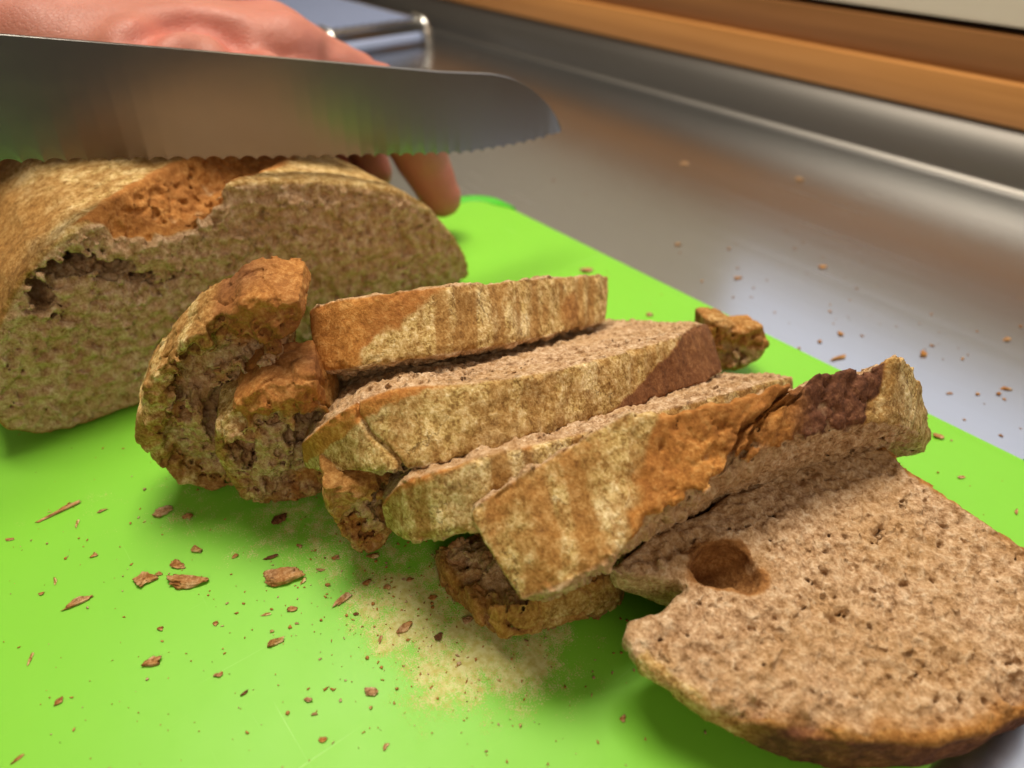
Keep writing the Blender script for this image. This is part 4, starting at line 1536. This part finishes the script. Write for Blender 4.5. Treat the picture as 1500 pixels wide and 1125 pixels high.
G_CR = "bread crumbs scattered on the cutting board"
G_CT = "crumbs lying on the steel worktop"
CRUMBS = [
    (-0.1965, 0.0073, 0.0, 0.0079, 'brown', 1.1, 0.5, 71, 'reddish triangular crumb left of the wedge-shaped crumb in the middle left', 0),
    (-0.1962, 0.0171, 0.0, 0.0064, 'brown', 1.7, 0.5, 36, 'small oblong crumb just above the wedge-shaped crumb', 0),
    (-0.1867, 0.0182, 0.0, 0.0142, 'brown', 2.0, 0.45, 51, 'long wedge-shaped reddish crust crumb, largest on the left of the board', 0),
    (-0.1696, 0.0423, 0.0, 0.012, 'orange', 1.5, 0.6, 86, 'big rough orange crumb below the torn left ends of the slices', 0),
    (-0.1644, 0.0462, 0.0, 0.0034, 'white', 1.6, 0.5, 131, 'white flake touching the big rough orange crumb', 0),
    (-0.199, 0.0244, 0.0, 0.0041, 'grey', 1.0, 0.8, 51, 'round grey-brown crumb above the wedge-shaped crumb', 0),
    (-0.2004, -0.0108, 0.0, 0.0096, 'brown', 2.2, 0.45, 91, 'flat brown crumb alone at the left of the board', 0),
    (-0.18, 0.0433, 0.0, 0.0053, 'dark', 2.2, 0.5, 61, 'dark curled crumb just above the big rough orange crumb', 0),
    (-0.1945, 0.0518, 0.0, 0.0064, 'dark', 1.2, 0.6, 81, 'dark crumb close under the torn left slice ends', 0),
    (-0.2157, 0.0279, 0.0, 0.0036, 'brown', 1.1, 0.6, 51, '', 0),
    (-0.2465, -0.0048, 0.0, 0.0155, 'orange', 2.8, 0.35, 96, 'long thin orange crumb flake at the upper left of the board', 0),
    (-0.223, 0.0214, 0.0, 0.0073, 'crumb', 1.4, 0.5, 71, 'pale soft crumb between the long thin flake and the dark crumb under the torn ends', 0),
    (-0.1598, 0.0695, 0.0, 0.0047, 'grey', 1.5, 0.5, 71, 'grey crumb under the crumbly end of the third slice', 0),
    (-0.1666, 0.0592, 0.0, 0.003, 'orange', 1.1, 0.5, 51, '', 0),
    (-0.1513, 0.0626, 0.0, 0.0035, 'brown', 1.2, 0.6, 101, '', 0),
    (-0.1502, 0.0533, 0.0, 0.0074, 'orange', 2.3, 0.4, 101, 'flat orange crumb left of the flour patch', 0),
    (-0.1293, 0.0611, 0.0, 0.0059, 'orange', 1.5, 0.5, 91, 'orange crumb lying in the pale flour patch', 0),
    (-0.1306, 0.0549, 0.0, 0.0029, 'orange', 1.8, 0.5, 131, '', 0),
    (-0.1489, 0.0298, 0.0, 0.0056, 'grey', 1.4, 0.6, 81, 'grey and dark crumb alone in the lower middle of the board', 0),
    (-0.1648, -0.001, 0.0, 0.0054, 'brown', 1.3, 0.5, 61, 'square reddish crumb in the lower left of the board', 0),
    (-0.1486, 0.0133, 0.0, 0.0028, 'orange', 1.3, 0.5, 61, '', 0),
    (-0.1388, 0.0165, 0.0, 0.0027, 'dark', 1.8, 0.5, 91, '', 0),
    (-0.1167, 0.0441, 0.0, 0.0041, 'crumb', 1.1, 0.6, 61, 'pinkish crumb near the bottom middle of the board', 0),
    (-0.1259, 0.0294, 0.0, 0.0027, 'crumb', 1.2, 0.6, 51, '', 0),
    (-0.1575, -0.0361, 0.0, 0.0035, 'brown', 1.8, 0.5, 96, 'brown crumb in the bottom left corner of the picture', 0),
    (-0.1679, -0.0242, 0.0, 0.0032, 'brown', 1.7, 0.5, 111, '', 0),
    (-0.2366, -0.0029, 0.0, 0.0045, 'white', 2.2, 0.3, 161, 'white bran flake below the long thin orange flake', 0),
    (-0.2135, -0.0149, 0.0, 0.0038, 'white', 2.0, 0.3, 171, 'white bran flake left of the reddish triangular crumb', 0),
    (-0.1882, -0.0268, 0.0, 0.0045, 'white', 2.6, 0.3, 151, 'white curved bran flake at the far left of the board', 0),
    (-0.1598, 0.0323, 0.0, 0.0033, 'white', 2.0, 0.3, 71, 'white bran flake below the big rough orange crumb', 0),
    (-0.1569, 0.0387, 0.0, 0.0031, 'brown', 1.2, 0.5, 51, '', 0),
    (-0.1747, 0.0054, 0.0, 0.0019, 'brown', 1.3, 0.6, 61, '', 0),
    (-0.1664, 0.0189, 0.0, 0.0021, 'brown', 1.1, 0.6, 51, '', 0),
    (-0.1017, 0.0391, 0.0, 0.0024, 'orange', 1.2, 0.5, 111, '', 0),
    (-0.1132, 0.027, 0.0, 0.0024, 'orange', 1.2, 0.5, 51, '', 0),
    (-0.1211, 0.029, 0.0, 0.0019, 'crumb', 1.2, 0.6, 51, '', 0),
    (-0.1205, 0.0691, 0.0, 0.0037, 'dark', 1.3, 0.6, 121, 'dark crumb standing in the flour patch under the broken crust end', 0),
    (-0.1198, 0.0781, 0.0, 0.0037, 'crumb', 1.1, 0.8, 51, 'round brown crumb beside the tip of the broken crust end', 0),
    (-0.1331, 0.0751, 0.0, 0.0032, 'orange', 1.2, 0.5, 51, '', 0),
    (-0.0684, 0.0925, 0.0, 0.0026, 'orange', 1.1, 0.6, 51, '', 0),
    (-0.1439, 0.0732, 0.0, 0.0025, 'orange', 1.3, 0.5, 51, '', 0),
    (-0.1653, 0.0531, 0.0, 0.003, 'orange', 1.6, 0.5, 51, '', 0),
    (-0.1459, 0.0664, 0.0, 0.0025, 'brown', 1.3, 0.5, 71, '', 0),
    (-0.1426, 0.0538, 0.0, 0.0022, 'dark', 1.2, 0.5, 71, '', 0),
    (-0.1788, 0.0524, 0.0, 0.0022, 'orange', 1.2, 0.5, 51, '', 0),
    (-0.1963, 0.0115, 0.0, 0.0025, 'brown', 1.1, 0.7, 51, '', 0),
    (-0.2375, 0.0054, 0.0, 0.004, 'orange', 2.0, 0.4, 81, '', 0),
    (-0.2112, -0.0197, 0.0, 0.0021, 'orange', 1.2, 0.6, 51, '', 0),
    (-0.1584, 0.0519, 0.0, 0.0021, 'brown', 1.1, 0.6, 51, '', 0),
    (-0.188, 0.0338, 0.0, 0.0022, 'orange', 1.1, 0.6, 51, '', 0),
    (-0.2174, -0.0021, 0.0, 0.0026, 'orange', 1.4, 0.5, 51, '', 0),
    (-0.2423, -0.0221, 0.0, 0.0031, 'orange', 1.6, 0.5, 51, '', 0),
    (-0.2646, 0.2653, 0.0, 0.0084, 'orange', 1.3, 0.7, 81, 'orange crumb behind the right end of the slice nearest the loaf', 0),
    (-0.2104, 0.2561, 0.0, 0.0038, 'orange', 1.3, 0.6, 51, '', 0),
    (-0.0361, 0.2554, 0.0, 0.0042, 'brown', 2.4, 0.5, 111, 'stick-like brown crumb at the right edge of the picture', 0),
    (-0.057, 0.2583, 0.0, 0.003, 'orange', 1.2, 0.5, 51, '', 0),
    (-0.0739, 0.2752, 0.0, 0.0043, 'orange', 1.3, 0.7, 51, 'orange crumb just past the floury right end of the front slice', 0),
    (-0.1358, 0.3101, -0.009, 0.0111, 'orange', 2.0, 0.45, 81, 'flat orange flake on the worktop just behind the front slice', 1),
    (-0.2178, 0.3374, -0.009, 0.0052, 'orange', 1.2, 0.6, 51, 'left of the two crumbs on the worktop above the broken orange crust chunk', 1),
    (-0.1954, 0.3872, -0.009, 0.0059, 'orange', 1.2, 0.6, 51, 'orange crumb alone on the worktop between the slices and the splashback', 1),
    (-0.0936, 0.3894, -0.009, 0.0063, 'orange', 1.5, 0.6, 81, 'upper of the two crumbs on the worktop at the right edge', 1),
    (-0.0748, 0.3455, -0.009, 0.0057, 'orange', 1.3, 0.6, 51, 'lower of the two crumbs on the worktop at the right edge', 1),
    (-0.1476, 0.3291, -0.009, 0.0044, 'orange', 1.1, 0.6, 51, 'small crumb on the worktop just above the flat orange flake', 1),
    (-0.3604, 0.4595, -0.009, 0.0072, 'crumb', 1.1, 0.6, 51, 'pale crumb far back on the worktop, nearer the knife tip', 1),
    (-0.2875, 0.4994, -0.009, 0.0071, 'crumb', 1.1, 0.6, 51, 'pale crumb farthest back on the worktop, right of its fellow', 1),
    (-0.1125, 0.3431, -0.009, 0.0041, 'orange', 1.1, 0.6, 51, 'small orange crumb loose on the steel worktop', 1),
    (-0.2688, 0.3454, -0.009, 0.0044, 'orange', 1.1, 0.6, 51, 'small orange crumb loose on the steel worktop', 1)]
for i, (x, y, z, sz, kind, asp, flat, rot, lab, grp) in enumerate(CRUMBS):
    sub = 4 if sz > 0.006 else 3
    V, F = crumb_mesh(100 + i, sz, asp, flat * 0.5, sub, 0.9)
    a = crumb_attrs(V, kind, i)
    me, o = make_mesh("bread_crumb", V, F, a, BREAD, True, (0, 0, 0))
    ob = link("bread_crumb", me, (x * K, y * K, (z + 0.0001) * K))
    ob.rotation_euler = (0, 0, R(rot))
    tag(ob, lab or "tiny brown bread crumb loose on the green cutting board", "crumb", G_CR if grp == 0 else G_CT)

# the finest crumbs, past counting
rd = np.random.default_rng(5)
vs_, fs_, at = [], [], {k: [] for k in ('crust', 'flour', 'score', 'dark')}
protos = []
for s in range(8):
    V, F = crumb_mesh(500 + s, 1.0, 1.1 + 1.0 * rd.random(), 0.22 + 0.2 * rd.random(), 2, 0.9)
    protos.append((V, F))
cl = [(-0.1397, 0.0656, 0.022, 260), (-0.1597, 0.0624, 0.03, 150), (-0.1114, 0.0737, 0.018, 140), (-0.2185, 0.0228, 0.045, 170), (-0.1561, 0.037, 0.05, 150), (-0.1251, 0.0389, 0.05, 130), (-0.2266, 0.0025, 0.05, 90), (-0.1846, -0.0179, 0.06, 50), (-0.0875, 0.0699, 0.04, 60), (-0.1431, 0.0831, 0.02, 90), (-0.2213, 0.2668, 0.04, 60), (-0.0569, 0.2645, 0.03, 60), (-0.0629, 0.0915, 0.03, 30)]
off = 0
for cx, cy, sx, n in cl:
    for _ in range(n):
        if rd.random() < 0.30:
            continue
        x, y = cx + rd.normal() * sx, cy + rd.normal() * sx
        if not (BX0 + .01 < x < BX1 - .01 and BY0 + .01 < y < BY1 - .01):
            continue
        V, F = protos[rd.integers(8)]
        s = 0.0004 + 0.0010 * rd.random() ** 3.0
        a = rd.random() * 6.28
        ca, sa = math.cos(a), math.sin(a)
        Q = V * s
        Q = np.stack([Q[:, 0] * ca - Q[:, 1] * sa + x, Q[:, 0] * sa + Q[:, 1] * ca + y, Q[:, 2] + 0.0001], 1)
        vs_.append(Q)
        fs_.append(F + off)
        off += len(Q)
        t = rd.random()
        kk = (1, 0.1, 1.0, 0.1) if t < .62 else ((1, 0, .8, .9) if t < .65 else ((0, 0, 0, 0) if t < .88 else (1, .9, 0, 0)))
        for k, v in zip(('crust', 'flour', 'score', 'dark'), kk):
            at[k].append(np.full(len(Q), v))
me, o = make_mesh("crumb_dust", np.concatenate(vs_), np.concatenate(fs_), {k: np.concatenate(v) for k, v in at.items()}, BREAD, True, (0, 0, 0))
ob = link("crumb_dust", me, o)
ob['kind'] = 'stuff'
ob['label'] = "fine dust of bread crumbs strewn over the green board"
vs_, fs_, off = [], [], 0
at = {k: [] for k in at}
for _ in range(140):
    x, y = (-0.1129, 0.3426)
    x, y = x + rd.normal() * .10, y + rd.normal() * .045
    if x < BX1 + .01 and y < BY1 + .008:
        continue
    V, F = protos[rd.integers(8)]
    s = 0.0007 + 0.0016 * rd.random() ** 2.5
    vs_.append(V * s + np.array([x, y, CZ + .0001]))
    fs_.append(F + off)
    off += len(V)
    for k, v in zip(('crust', 'flour', 'score', 'dark'), (1, .1, .9, .2)):
        at[k].append(np.full(len(V), v))
me, o = make_mesh("worktop_crumb_dust", np.concatenate(vs_), np.concatenate(fs_), {k: np.concatenate(v) for k, v in at.items()}, BREAD, True, (0, 0, 0))
ob = link("worktop_crumb_dust", me, o)
ob['kind'] = 'stuff'
ob['label'] = "fine bread crumbs strewn over the steel worktop"
for o in bpy.data.objects:
    if '_w' in o:
        del o['_w']
